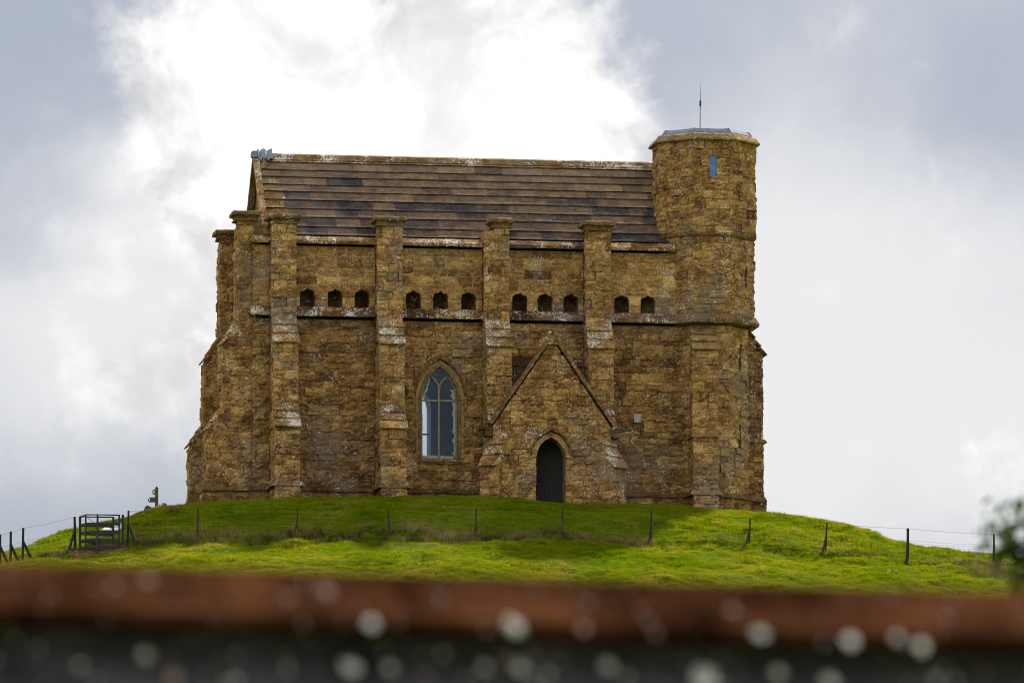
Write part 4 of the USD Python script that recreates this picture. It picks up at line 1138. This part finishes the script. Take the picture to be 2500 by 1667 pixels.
def fence(label, posts, group=None, net=True):
    """posts: (column, picture height of the top, lean, brace dx or None)."""
    f = thing("wire_fence", label, "fence")
    tops, feet = [], []
    for px_, ty, y, lean, brace, thick in posts:
        g = ground_at(px_, y)
        tz = at(px_, ty, y)[2]
        top = np.array([g[0] + lean, y, tz])
        tops.append(top); feet.append(g)
        obj("post", bar(g - [0, 0, 0.2], top, thick, 6, thick * 0.9), m_post, f)
        if brace:
            fx = g + [brace, -0.25 if abs(brace) < 0.3 else 0.0, 0]
            fx[2] = float(ground_z(np.array([fx[0]]), np.array([fx[1]]))[0]) - 0.1
            k = 0.62
            obj("brace", bar(fx, g + (top - g) * k + [0, -0.03, 0], thick * 1.15, 6, thick), m_post, f)
    for frac, r in ((0.985, 0.0042), (0.62, 0.003), (0.55, 0.0022)):
        for i in range(len(tops) - 1):
            a = feet[i] + (tops[i] - feet[i]) * frac; b = feet[i + 1] + (tops[i + 1] - feet[i + 1]) * frac
            mid = (a + b) / 2 - [0, 0, 0.02]
            obj("wire", [bar(a, mid, r, 4), bar(mid, b, r, 4)], m_wire, f)
    if net:
        w = []
        for i in range(len(tops) - 1):
            A, B = feet[i], feet[i + 1]
            TA, TB = tops[i] - A, tops[i + 1] - B
            for frac in (0.1, 0.22, 0.34, 0.45):
                w.append(bar(A + TA * frac, B + TB * frac, 0.0022, 3))
            n = max(2, int(np.linalg.norm(B - A) / 0.16))
            for k in range(1, n):
                t = k / n
                P = A + (B - A) * t; D = TA + (TB - TA) * t
                sag = 0.02 * math.sin(k * 2.1)
                w.append(bar(P + D * 0.05, P + D * 0.55 + [sag, 0, 0], 0.0022, 3))
        obj("wire_netting", w, m_wire, f)
    return f


yb = -8.25
fence("long dark post and wire fence along the bank below the chapel", [
    (311, 1246, yb + 0.1, 0.03, 0.26, 0.038), (482, 1240, yb, 0.02, -0.06, 0.028), (724, 1241, yb, 0.03, -0.1, 0.026), (949, 1241, yb, -0.02, 0.02, 0.026), (1161, 1241, yb, 0.02, -0.1, 0.026), (1373, 1243, yb, 0.01, -0.04, 0.026),
    (1589, 1247, yb, 0.02, -0.12, 0.028), (1828, 1264, yb, 0.05, -0.14, 0.03), (2015, 1276, yb, 0.05, -0.16, 0.03), (2216, 1289, yb, 0.01, -0.1, 0.045), (2427, 1303, yb, 0.0, -0.08, 0.034), (2640, 1320, yb, 0.0, -0.1, 0.04)])
fence("short dark post and wire fence on the falling skyline left of the gate", [
    (-190, 1350, yb, 0, 0.3, 0.04), (0, 1304, yb, 0, 0.32, 0.042), (25.7, 1297, yb, 0.0, 0.31, 0.045), (54.6, 1288, yb, 0.02, 0.31, 0.042), (184, 1261, yb, -0.03, -0.27, 0.045)])

gate = thing("kissing_gate", "dark metal kissing gate enclosure at the left end of the fence", "gate", (0, 0, 0))
GP = {"a": (195, 1260, -8.35, 0.05), "b": (209, 1255, -8.75, 0.026), "c": (237, 1255, -9.1, 0.034), "d": (276, 1261, -8.0, 0.045), "e": (290.5, 1256, -8.75, 0.026), "f": (299.5, 1256, -8.35, 0.05)}
GPT = {}
for k, (px_, ty, y, r) in GP.items():
    g = ground_at(px_, y); top = np.array([g[0], y, at(px_, ty, y)[2]])
    GPT[k] = (g, top)
    obj("post", bar(g - [0, 0, 0.2], top + [0.01 if k == "c" else 0, 0, 0], r, 8 if r < 0.04 else 4), m_black, gate)
base = GPT["c"][0][2] + 0.1
topz = {k: v[1][2] for k, v in GPT.items()}
for lv, hgt in ((1.0, 0.035), (0.74, 0.075), (0.51, 0.075), (0.3, 0.075), (0.1, 0.075)):
    def pt(k):
        g, t = GPT[k]
        b = GPT["a"][0][2]
        return np.array([t[0], g[1], b + (t[2] - b) * (lv - (0.0 if lv < 1 else 0.012))])
    for ks, nm in ((("a", "b", "c"), "rail"), (("c", "e"), "rail"), (("a", "d"), "gate_rail")):
        for p, q in zip(ks[:-1], ks[1:]):
            obj(nm, flatbar(pt(p), pt(q), hgt, 0.02), m_black, gate)
obj("tie", bar(GPT["b"][1] - [0, 0, 0.05], (GPT["c"][0] * 0.26 + GPT["c"][1] * 0.74), 0.009, 5), m_black, gate)
obj("latch", [bar(GPT["e"][1] - [0, 0, 0.16], GPT["f"][1] - [0, 0, 0.17], 0.015, 5)], m_black, gate)
g0 = ground_at(237, -8.75)
ex, ey_ = np.meshgrid(np.linspace(-1, 1, 25), np.linspace(-1, 1, 17))
ex, ey_ = ex * np.sqrt(1 - 0.45 * ey_ ** 2), ey_ * np.sqrt(1 - 0.45 * ex ** 2)
ex, ey_ = g0[0] + 0.1 + ex * 1.05, -8.85 + ey_ * 0.62
ez_ = ground_z(ex, ey_) + 0.05 + 0.05 * (meshkit.noise(np.stack([ex * 6, ey_ * 6, 0 * ex], -1), 2) - 0.5)
ez_[[0, -1], :] -= 0.1; ez_[:, [0, -1]] -= 0.1
ei = np.arange(ex.size).reshape(ex.shape)
eq = np.stack([ei[:-1, :-1], ei[:-1, 1:], ei[1:, 1:], ei[1:, :-1]], -1).reshape(-1, 4)
obj("earth_patch", (np.c_[ex.ravel(), ey_.ravel(), ez_.ravel()], np.vstack([eq[:, [0, 1, 2]], eq[:, [0, 2, 3]]])), m_earth, None, smooth=True, label="worn brown earth under the kissing gate", kind="structure")

bd = ground_at(274, -5.6)
bz = at(274, 1284, -5.6)[2]
board = thing("information_board", "pale tilted information panel on a black post behind the gate", "information board", (bd[0], -5.6, bd[2]))
hh = bz - bd[2]
obj("post", bar((0, 0, -0.2), (0.0, 0, hh - 0.03), 0.085, 4), m_black, board)
P = np.array([[-0.35, -0.14, hh - 0.15], [0.21, -0.14, hh - 0.15], [0.36, 0.22, hh + 0.07], [-0.1, 0.22, hh + 0.07]])
n = np.array([0, -0.01, 0.02])
V = np.vstack([P, P + n]); F = np.array([[0, 2, 1], [0, 3, 2], [4, 5, 6], [4, 6, 7], [0, 1, 5], [0, 5, 4], [1, 2, 6], [1, 6, 5], [2, 3, 7], [2, 7, 6], [3, 0, 4], [3, 4, 7]])
pn = obj("panel", (V, F), m_panel, board)
f2 = lambda a, b: np.array(P[0] * (1 - a) * (1 - b) + P[1] * a * (1 - b) + P[2] * a * b + P[3] * (1 - a) * b) + n * 1.1
for a0_, a1_, b0_, b1_, m in ((0.06, 0.44, 0.5, 0.92, plain("print_grey", (0.25, 0.24, 0.22), 0.3)), (0.5, 0.94, 0.45, 0.92, plain("print_blue", (0.2, 0.3, 0.55), 0.3)), (0.06, 0.94, 0.1, 0.38, m_white)):
    q = np.array([f2(a0_, b0_), f2(a1_, b0_), f2(a1_, b1_), f2(a0_, b1_)])
    obj("print", (q, np.array([[0, 1, 2], [0, 2, 3]])), m, pn)

# fingerpost on the skyline
fy = -1.6
fx = at(382.3, 1240, fy)
sgn = thing("fingerpost", "weathered wooden fingerpost with two arms on the left skyline", "signpost", (fx[0], fy, fx[2] - 0.3))
ph = at(382.3, 1186, fy)[2] - fx[2] + 0.3
obj("post", [bx(-0.044, 0.044, -0.044, 0.044, -0.3, ph - 0.06), trimesh.creation.cone(radius=0.062, height=0.06, sections=4, transform=trimesh.transformations.translation_matrix((0, 0, ph - 0.06)) @ trimesh.transformations.rotation_matrix(math.pi / 4, (0, 0, 1)))], m_sign, sgn)
az = at(370, 1220, fy)[2] - fx[2] + 0.3
arm = obj("arm", prism(Polygon([(-0.03, az - 0.075), (-0.03, az + 0.085), (-0.235, az + 0.07), (-0.29, az - 0.005), (-0.235, az - 0.085)]), (0, -0.045, 0), X, Z, -Y, 0, 0.035), m_sign, sgn)
obj("acorn_mark", [prism(Polygon([(-0.245, az - 0.035), (-0.215, az - 0.01), (-0.222, az + 0.03), (-0.238, az + 0.05), (-0.252, az + 0.02)]), (0, -0.0802, 0), X, Z, -Y, 0, 0.002)], m_white, arm)
az2 = at(378, 1200, fy)[2] - fx[2] + 0.3
r2 = math.radians(58)
u2 = np.array([-math.cos(r2), math.sin(r2), 0.0])
arm2 = obj("arm", prism(Polygon([(0.05, az2 - 0.08), (0.05, az2 + 0.08), (0.16, az2 + 0.085), (0.22, az2), (0.16, az2 - 0.085)]), (0, -0.03, 0), u2, Z, np.cross(u2, Z), -0.017, 0.017), m_sign, sgn)
obj("arm_face", prism(Polygon([(0.07, az2 - 0.06), (0.07, az2 + 0.05), (0.15, az2 + 0.06), (0.19, az2), (0.15, az2 - 0.06)]), (0, -0.03, 0), u2, Z, np.cross(u2, Z), -0.0215, -0.0175), plain("pale_board", (0.4, 0.33, 0.2), 0.8), arm2)
st = at(389.6, 1250, -1.0)
tz = at(389.6, 1231, -1.0)[2]
stake = thing("marker_stake", "short dark stake beside the fingerpost", "stake", (st[0], -1.0, st[2] - 0.4))
obj("shaft", bar((0, 0, 0), (0, 0, tz - st[2] + 0.36), 0.018, 6), m_post, stake)
obj("top", bar((0, 0, tz - st[2] + 0.355), (0, 0, tz - st[2] + 0.4), 0.02, 6, 0.017), m_post, stake)
so = ground_at(2443, -7.6)
tz = at(2443, 1353, -7.6)[2]
stake2 = thing("marker_stake", "short wooden stake behind the fence near the right edge", "stake", (so[0], -7.6, so[2] - 0.2))
obj("shaft", bar((0, 0, 0), (0, 0, tz - so[2] + 0.17), 0.03, 6), m_post, stake2)
obj("top", bar((0, 0, tz - so[2] + 0.165), (0, 0, tz - so[2] + 0.2), 0.032, 6, 0.024), m_post, stake2)

# a person lying back on the grass below the fingerpost
import manifold3d as m3


def sphere(c, r):
    return m3.Manifold.sphere(float(r), 16).translate(tuple(map(float, c)))


def limb(*joints):
    parts = [m3.Manifold.batch_hull([sphere(*a), sphere(*b)]) for a, b in zip(joints[:-1], joints[1:])]
    out = parts[0]
    for p in parts[1:]:
        out = out + p
    return out


def soft(man, size=0.02, it=6):
    man = man.refine_to_length(size)
    q = man.to_mesh()
    t = trimesh.Trimesh(np.array(q.vert_properties[:, :3]), np.array(q.tri_verts))
    trimesh.smoothing.filter_taubin(t, iterations=it)
    return t


pp = at(384, 1247, -1.9)
person = thing("person", "person in an orange top and navy trousers lying on the grass by the fingerpost", "person", (pp[0] + 0.06, -1.9, pp[2] - 0.1), -76)
# axis: head towards +x, feet towards -x and away over the crest; z up
body = (limb(((0.16, 0, 0.16), 0.09), ((0.02, 0, 0.15), 0.125), ((-0.25, 0.02, 0.14), 0.115), ((-0.42, 0.03, 0.13), 0.125))
        + limb(((0.16, 0, 0.17), 0.06), ((0.27, 0, 0.19), 0.058)) + limb(((0.34, 0, 0.2), 0.098), ((0.37, -0.01, 0.22), 0.1))
        + limb(((0.36, -0.07, 0.24), 0.03), ((0.37, -0.11, 0.24), 0.018))
        + limb(((0.12, -0.17, 0.15), 0.055), ((-0.02, -0.27, 0.1), 0.045), ((0.1, -0.33, 0.12), 0.036), ((0.17, -0.3, 0.14), 0.03))
        + limb(((0.12, 0.17, 0.15), 0.055), ((-0.05, 0.26, 0.12), 0.045), ((-0.2, 0.2, 0.2), 0.036), ((-0.26, 0.14, 0.22), 0.03))
        + limb(((-0.42, -0.09, 0.12), 0.1), ((-0.72, -0.12, 0.26), 0.07), ((-1.05, -0.12, 0.06), 0.05), ((-1.14, -0.12, 0.12), 0.035))
        + limb(((-0.42, 0.11, 0.12), 0.1), ((-0.82, 0.14, 0.1), 0.07), ((-1.2, 0.16, 0.05), 0.05), ((-1.26, 0.16, 0.13), 0.035)))
for k in range(5):
    body = body + limb(((0.17, -0.32 + 0.012 * k, 0.14), 0.011), ((0.22, -0.325 + 0.016 * k, 0.145), 0.009), ((0.245, -0.322 + 0.016 * k, 0.13), 0.007))
obj("body", soft(body, 0.025, 5), m_skin, person, smooth=True)
top = (limb(((0.16, 0, 0.16), 0.105), ((0.02, 0, 0.15), 0.14), ((-0.25, 0.02, 0.14), 0.13), ((-0.36, 0.03, 0.13), 0.135))
       + limb(((0.12, -0.17, 0.15), 0.07), ((-0.02, -0.27, 0.1), 0.058), ((0.05, -0.31, 0.11), 0.05)) + limb(((0.12, 0.17, 0.15), 0.07), ((-0.05, 0.26, 0.12), 0.058), ((-0.16, 0.22, 0.18), 0.05)))
obj("jacket", soft(top, 0.025, 5), m_orange, person, smooth=True)
trs = (limb(((-0.36, 0.0, 0.13), 0.14), ((-0.46, 0.0, 0.13), 0.14)) + limb(((-0.42, -0.09, 0.12), 0.115), ((-0.72, -0.12, 0.26), 0.085), ((-1.02, -0.12, 0.08), 0.064))
       + limb(((-0.42, 0.11, 0.12), 0.115), ((-0.82, 0.14, 0.1), 0.085), ((-1.14, 0.16, 0.06), 0.064)))
obj("trousers", soft(trs, 0.025, 5), m_navy, person, smooth=True)
obj("hair", soft(limb(((0.37, 0.02, 0.22), 0.105), ((0.42, 0.01, 0.2), 0.1), ((0.4, 0.04, 0.17), 0.085)), 0.02, 4), m_hair, person, smooth=True)

# stones and cut turf beside the fence on the left
for k, (px_, y, sx, sz, lab) in enumerate(((347, -7.4, 0.17, 0.085, "reddish stone block beside the braced post right of the gate"), (380, -6.2, 0.12, 0.05, "flat brown stone in the turf step above the reddish block"), (402, -5.4, 0.13, 0.045, "brown stone at the middle of the worn turf step"),
                                           (425, -4.6, 0.14, 0.04, "brown stone near the top of the worn turf step"))):
    g = ground_at(px_, y)
    obj("stone_block", rough_block(g[0] - sx, g[0] + sx, y - 0.12, y + 0.15, g[2] - 0.08, g[2] + sz, 0.03, (6, 4, 4)), m_earth, label=lab, cat="stone")
for k, (px_, y, lab) in enumerate(((2170, -11.5, "left one of two pale pebbles lying on the lower lawn"), (2190, -11.7, "right one of two pale pebbles lying on the lower lawn"))):
    g = ground_at(px_, y)
    obj("pebble", rough_block(g[0] - 0.05, g[0] + 0.05, y - 0.05, y + 0.05, g[2] + 0.0, g[2] + 0.075, 0.02, (4, 4, 3)), m_plaque_stone, label=lab, cat="pebble")


# ---------------------------------------------------------------- grass
def tuft(n, h, spread, width, lean, seed):
    r = np.random.default_rng(seed)
    V, F = [], []
    for i in range(n):
        a, rad = r.uniform(0, 2 * np.pi), spread * math.sqrt(r.random())
        b = np.array([rad * math.cos(a), rad * math.sin(a), -0.02])
        hh = h * r.uniform(0.45, 1.15)
        d = r.uniform(0, 2 * np.pi); l = lean * hh * r.uniform(0.2, 1.3)
        out = np.array([math.cos(d), math.sin(d), 0]) * l
        f = r.uniform(0, 2 * np.pi); s = np.array([math.cos(f), math.sin(f), 0]) * width * r.uniform(0.7, 1.3) / 2
        mid = b + out * 0.35 + [0, 0, hh * 0.6]; tip = b + out + [0, 0, hh]
        k = len(V)
        V += [b - s, b + s, mid - s * 0.75, mid + s * 0.75, tip]
        F += [[k, k + 1, k + 3], [k, k + 3, k + 2], [k + 2, k + 3, k + 4]]
    return np.array(V), np.array(F)


def instancer(name, protos, m, pts, scale, label, r):
    pi = UsdGeom.PointInstancer.Define(stage, path_of(name, None))
    tag(pi, label, "grass", kind="stuff")
    targets = []
    for k, pr in enumerate(protos):
        g = usdkit.mesh(stage, f"{pi.GetPath()}/protos/tuft_{k + 1:03d}", pr, m)
        targets.append(g.GetPath())
    pi.CreatePrototypesRel().SetTargets(targets)
    n = len(pts)
    pi.CreateProtoIndicesAttr(Vt.IntArray.FromNumpy(r.integers(0, len(protos), n).astype(np.int32)))
    pi.CreatePositionsAttr(Vt.Vec3fArray.FromNumpy(pts.astype(np.float32)))
    half = r.uniform(0, np.pi, n)
    pi.CreateOrientationsAttr(Vt.QuathArray([Gf.Quath(float(math.cos(a)), 0, 0, float(math.sin(a))) for a in half]))
    pi.CreateScalesAttr(Vt.Vec3fArray.FromNumpy(np.repeat(scale[:, None], 3, 1).astype(np.float32)))


r = np.random.default_rng(11)


def footprint(x, y):
    """True where the chapel stands."""
    return (x > XL - 0.1) & (x < 8.0) & (y > -0.1) & (y < DEPTH) | (x > -1.3) & (x < 3.3) & (y > PORCH_Y) & (y < 0)


n = 52000
x = r.uniform(-21, 22, n); y = r.uniform(-21, -0.4, n)
keep = ~footprint(x, y)
x, y = x[keep], y[keep]
patch = meshkit.fbm(np.c_[x * 0.7, y * 1.1, 0 * x], 3, 5)
sc = 0.4 + 1.7 * np.clip(patch - 0.25, 0, 0.6) + r.uniform(-0.15, 0.2, len(x))
near = y > YC - 0.8
sc = np.where(near, sc * 0.7, sc)
instancer("grass", [tuft(36, 0.08, 0.13, 0.011, 0.9, s) for s in (1, 2, 3, 4)], m_grass, np.c_[x, y, ground_z(x, y)], sc, "short green grass over the hilltop", r)
# rank dark grass and bleached stalks along the bank under the fence
n = 3800
x = r.uniform(-16, 17, n); y = YB - 0.28 + r.normal(0, 0.2, n)
dens = np.clip(meshkit.fbm(np.c_[x * 0.8, y * 0.5, 0 * x], 3, 8) * 1.8 - 0.35, 0.1, 1)
keep = r.random(n) < dens
x, y = x[keep], y[keep]
instancer("rank_grass", [tuft(22, 0.2, 0.12, 0.012, 0.8, s) for s in (11, 12, 13)], m_rank, np.c_[x, y, ground_z(x, y)], r.uniform(0.35, 0.85, len(x)) * np.where(x > 3, 0.75, 1.0), "dark rank grass along the bank under the fence", r)
n = 700
x = np.r_[r.uniform(-13, 3, n), r.uniform(-16, 17, 150), r.normal(13.6, 0.7, 380), r.uniform(-18, 18, 2600)]
y = np.r_[YB - 0.2 + r.normal(0, 0.25, n), YB + r.normal(0, 0.3, 150), -10.5 + r.normal(0, 1.2, 380), r.uniform(-21, -3, 2600)]
dsc = np.r_[r.uniform(0.5, 1.1, n + 530), r.uniform(0.16, 0.34, 2600)]
keep = (np.arange(len(x)) < n + 530) | (meshkit.fbm(np.c_[x * 0.45, y * 0.9, 0 * x], 3, 15) > 0.5)
x, y, dsc = x[keep], y[keep], dsc[keep]
instancer("dry_grass", [tuft(14, 0.3, 0.12, 0.009, 0.7, s) for s in (21, 22, 23)], m_dry, np.c_[x, y, ground_z(x, y)], dsc, "bleached dry grass stalks along the bank and at the right edge", r)

# ---------------------------------------------------------------- the roof in the foreground
def eyeline(x, y, dist):
    return EYE + direction(x, y) * dist


A = eyeline(0, 1368, 22.0) - Z * 0.07
d1 = direction(2500, 1440)
d1[2] -= 0.07 / 22.0
B = EYE + d1 * ((A[2] - EYE[2]) / d1[2])
along = (B - A) / np.linalg.norm(B - A)
inw = np.cross([0, 0, 1.0], along)               # away from the camera
PITCH = math.radians(42)
down = -inw * math.cos(PITCH) + np.array([0, 0, -math.sin(PITCH)])
outn = np.cross(along, down); outn *= np.sign(outn[2])
LEN0, LEN1 = -2.2, np.linalg.norm(B - A) + 2.4
cott = thing("outbuilding", "outbuilding in the near foreground with brown ridge tiles over dark slates", "outbuilding")


def roof_pt(s, t, h):
    return A + along * s + down * t + outn * h


def tile_block(s0, s1, t0, t1, h0, h1, nn=(4, 3, 1), amp=0.003, lift=0.0):
    V, F = rough_block(0, 1, 0, 1, 0, 1, 0, nn)
    P = np.array([roof_pt(s0 + v[0] * (s1 - s0), t0 + v[1] * (t1 - t0), h0 + v[2] * (h1 - h0) + lift * v[1]) for v in V])
    P += (np.stack([meshkit.fbm(P * 14, 2, q) for q in (1, 2, 3)], -1) - 0.5) * 2 * amp
    return P, F


slope = 3.2
mirror = lambda P: P - 2 * np.outer((P - A) @ inw, inw)
bp = [roof_pt(LEN0, 0.02, -0.11), roof_pt(LEN1, 0.02, -0.11), roof_pt(LEN1, slope, -0.11), roof_pt(LEN0, slope, -0.11)]
rp = [mirror(np.array([q]))[0] for q in bp]
obj("roof", (np.array(bp + rp), np.array([[0, 1, 2], [0, 2, 3], [4, 6, 5], [4, 7, 6], [3, 2, 6], [3, 6, 7], [0, 3, 7], [0, 7, 4], [1, 5, 6], [1, 6, 2]])), m_slate, cott)
s = LEN0
while s < LEN1:
    w = 0.45
    for sgn_ in (0, 1):
        P, F = tile_block(s + 0.004, s + w - 0.004, -0.01, 0.165, 0.03, 0.06, (6, 4, 1), 0.006, 0.012)
        if sgn_:
            P = mirror(P); F = F[:, ::-1]
        if sgn_ == 0:
            C_, G_ = P, F
    obj("ridge_tile", join([(C_, G_), (P, F), bar(A + along * (s + 0.004) + Z * 0.035, A + along * (s + w - 0.004) + Z * 0.035, 0.035, 10)]), m_terra, cott)
    s += w
gauge = 0.2
for row in range(int(slope / gauge)):
    if row < 5:
        s = LEN0 - (0.15 if row % 2 else 0)
        while s < LEN1:
            P, F = tile_block(s + 0.003, s + 0.297, 0.1 + row * gauge, 0.1 + row * gauge + 0.3, -0.085 + rng.normal(0, 0.002), -0.075, (3, 2, 1), 0.002, 0.012)
            obj("slate", (P, F), m_slate, cott)
            s += 0.3
    else:
        obj("slate_row", tile_block(LEN0, LEN1, 0.1 + row * gauge, 0.1 + row * gauge + 0.22, -0.085, -0.075, (8, 2, 1), 0.002, 0.012), m_slate, cott)
# walls below down to the valley floor
e0 = roof_pt(LEN0 + 0.3, slope - 0.35, -0.12); e1 = roof_pt(LEN1 - 0.3, slope - 0.35, -0.12)
m0, m1 = mirror(np.array([e0]))[0], mirror(np.array([e1]))[0]
V = np.array([e0, e1, m1, m0]); lowv = V.copy(); lowv[:, 2] = VALLEY - 0.3
ap0, ap1 = A + along * (LEN0 + 0.3) - Z * 0.15, A + along * (LEN1 - 0.3) - Z * 0.15
V = np.vstack([V, lowv, [ap0, ap1]])
obj("wall", (V, np.array([[4, 5, 1], [4, 1, 0], [5, 6, 2], [5, 2, 1], [6, 7, 3], [6, 3, 2], [7, 4, 0], [7, 0, 3], [0, 3, 8], [1, 9, 2]])), m_render, cott)


def on_roof(px_, py_, h):
    d = direction(px_, py_)
    o = A + outn * h
    return EYE + d * (((o - EYE) @ outn) / (d @ outn))


def lichen(px_, py_, rad, m, h, seed):
    q = np.random.default_rng(seed)
    c = on_roof(px_, py_, h)
    n = 14
    a = np.arange(n) * 2 * np.pi / n
    rr = rad * (1 + q.normal(0, 0.14, n))
    V = [c + outn * 0.008] + [c + along * rr[i] * 0.55 * math.cos(a[i]) + down * rr[i] * 0.75 * math.sin(a[i]) + outn * 0.006 for i in range(n)] + [c + along * rr[i] * math.cos(a[i]) + down * rr[i] * 1.25 * math.sin(a[i]) - outn * 0.004 for i in range(n)]
    F = [[0, 1 + i, 1 + (i + 1) % n] for i in range(n)] + [t for i in range(n) for t in ([1 + i, 1 + n + i, 1 + n + (i + 1) % n], [1 + i, 1 + n + (i + 1) % n, 1 + (i + 1) % n])]
    obj("lichen", (np.array(V), np.array(F)), m, cott)


SPOTS = [(21, 1402, 14, 1), (279, 1434, 22, 1), (361, 1418, 20, 1), (412, 1487, 18, 1), (704, 1464, 18, 1), (795, 1442, 20, 1), (906, 1519, 30, 0), (356, 1596, 22, 0), (856, 1626, 24, 0), (951, 1628, 21, 0), (35, 1546, 18, 1),
         (600, 1535, 16, 1), (1244, 1519, 26, 0), (425, 1650, 22, 1), (1012, 1573, 16, 1), (1238, 1610, 26, 1), (1261, 1530, 22, 0), (1425, 1533, 22, 1), (1433, 1474, 16, 1), (1787, 1490, 15, 1), (1856, 1541, 34, 0), (2079, 1562, 24, 0),
         (2190, 1555, 26, 0), (2250, 1575, 26, 0), (2150, 1590, 22, 1), (1362, 1612, 22, 1), (1484, 1620, 26, 0), (1723, 1647, 44, 0), (1901, 1639, 30, 0), (1617, 1588, 20, 1), (2026, 1658, 24, 0), (1271, 1626, 30, 0), (2313, 1509, 16, 1), (2286, 1657, 24, 0)]
q = np.random.default_rng(31)
for i in range(150):       # and many small ones
    a_ = q.uniform(-60, 2560); b_ = q.uniform(1400, 1690)
    SPOTS.append((a_, b_, q.uniform(4, 13) * (1.0 if b_ > 1530 else 0.8), int(q.random() < (0.85 if b_ < 1540 else 0.35))))
for i, (a_, b_, c_, k_) in enumerate(SPOTS):
    edge_y = 1383 + (1458 - 1383) * a_ / 2500 + 125
    lichen(a_, b_, c_ / 1050 * (0.45 + 0.4 * ((i * 37) % 11) / 10), m_lichen_dim if k_ else m_lichen, 0.066 if b_ < edge_y else -0.06, 100 + i)

# ---------------------------------------------------------------- the young tree at the right edge
tb = eyeline(2548, 1500, 44.0)
tree = thing("small_tree", "dark blurred young tree rising at the right edge of the view", "tree", (tb[0], tb[1], VALLEY - 0.1))
H = eyeline(2600, 1190, 44.0)[2] - VALLEY
obj("trunk", [bar((0, 0, 0), (0.05, 0.02, H * 0.55), 0.11, 9, 0.07), bar((0.05, 0.02, H * 0.55), (0.0, 0.0, H * 0.97), 0.07, 8, 0.012)], m_bark, tree)
q = np.random.default_rng(5)
V, F, twigs = [], [], []
for k in range(130):
    z = H * (0.45 + 0.53 * q.random() ** 0.8)
    reach = 0.12 + 1.7 * (1 - z / H) ** 0.7
    a = q.uniform(0, 2 * np.pi)
    L_ = reach * q.uniform(0.5, 1.1)
    p0 = np.array([0.0, 0, z]); p1 = p0 + [L_ * math.cos(a), L_ * math.sin(a), L_ * q.uniform(0.1, 0.8)]
    twigs.append(bar(p0, p1, 0.012, 5, 0.004))
    for j in range(30):
        c = p0 + (p1 - p0) * q.uniform(0.25, 1.1) + q.normal(0, 0.06, 3)
        u = q.normal(size=3); u /= np.linalg.norm(u); w = np.cross(u, q.normal(size=3)); w /= np.linalg.norm(w)
        l, b = q.uniform(0.03, 0.055), q.uniform(0.012, 0.02)
        n0 = len(V)
        V += [c - u * l, c + w * b, c + u * l, c - w * b]
        F += [[n0, n0 + 1, n0 + 2], [n0, n0 + 2, n0 + 3]]
obj("limbs", twigs, m_bark, tree)
obj("crown", (np.array(V), np.array(F)), m_leaf, tree)
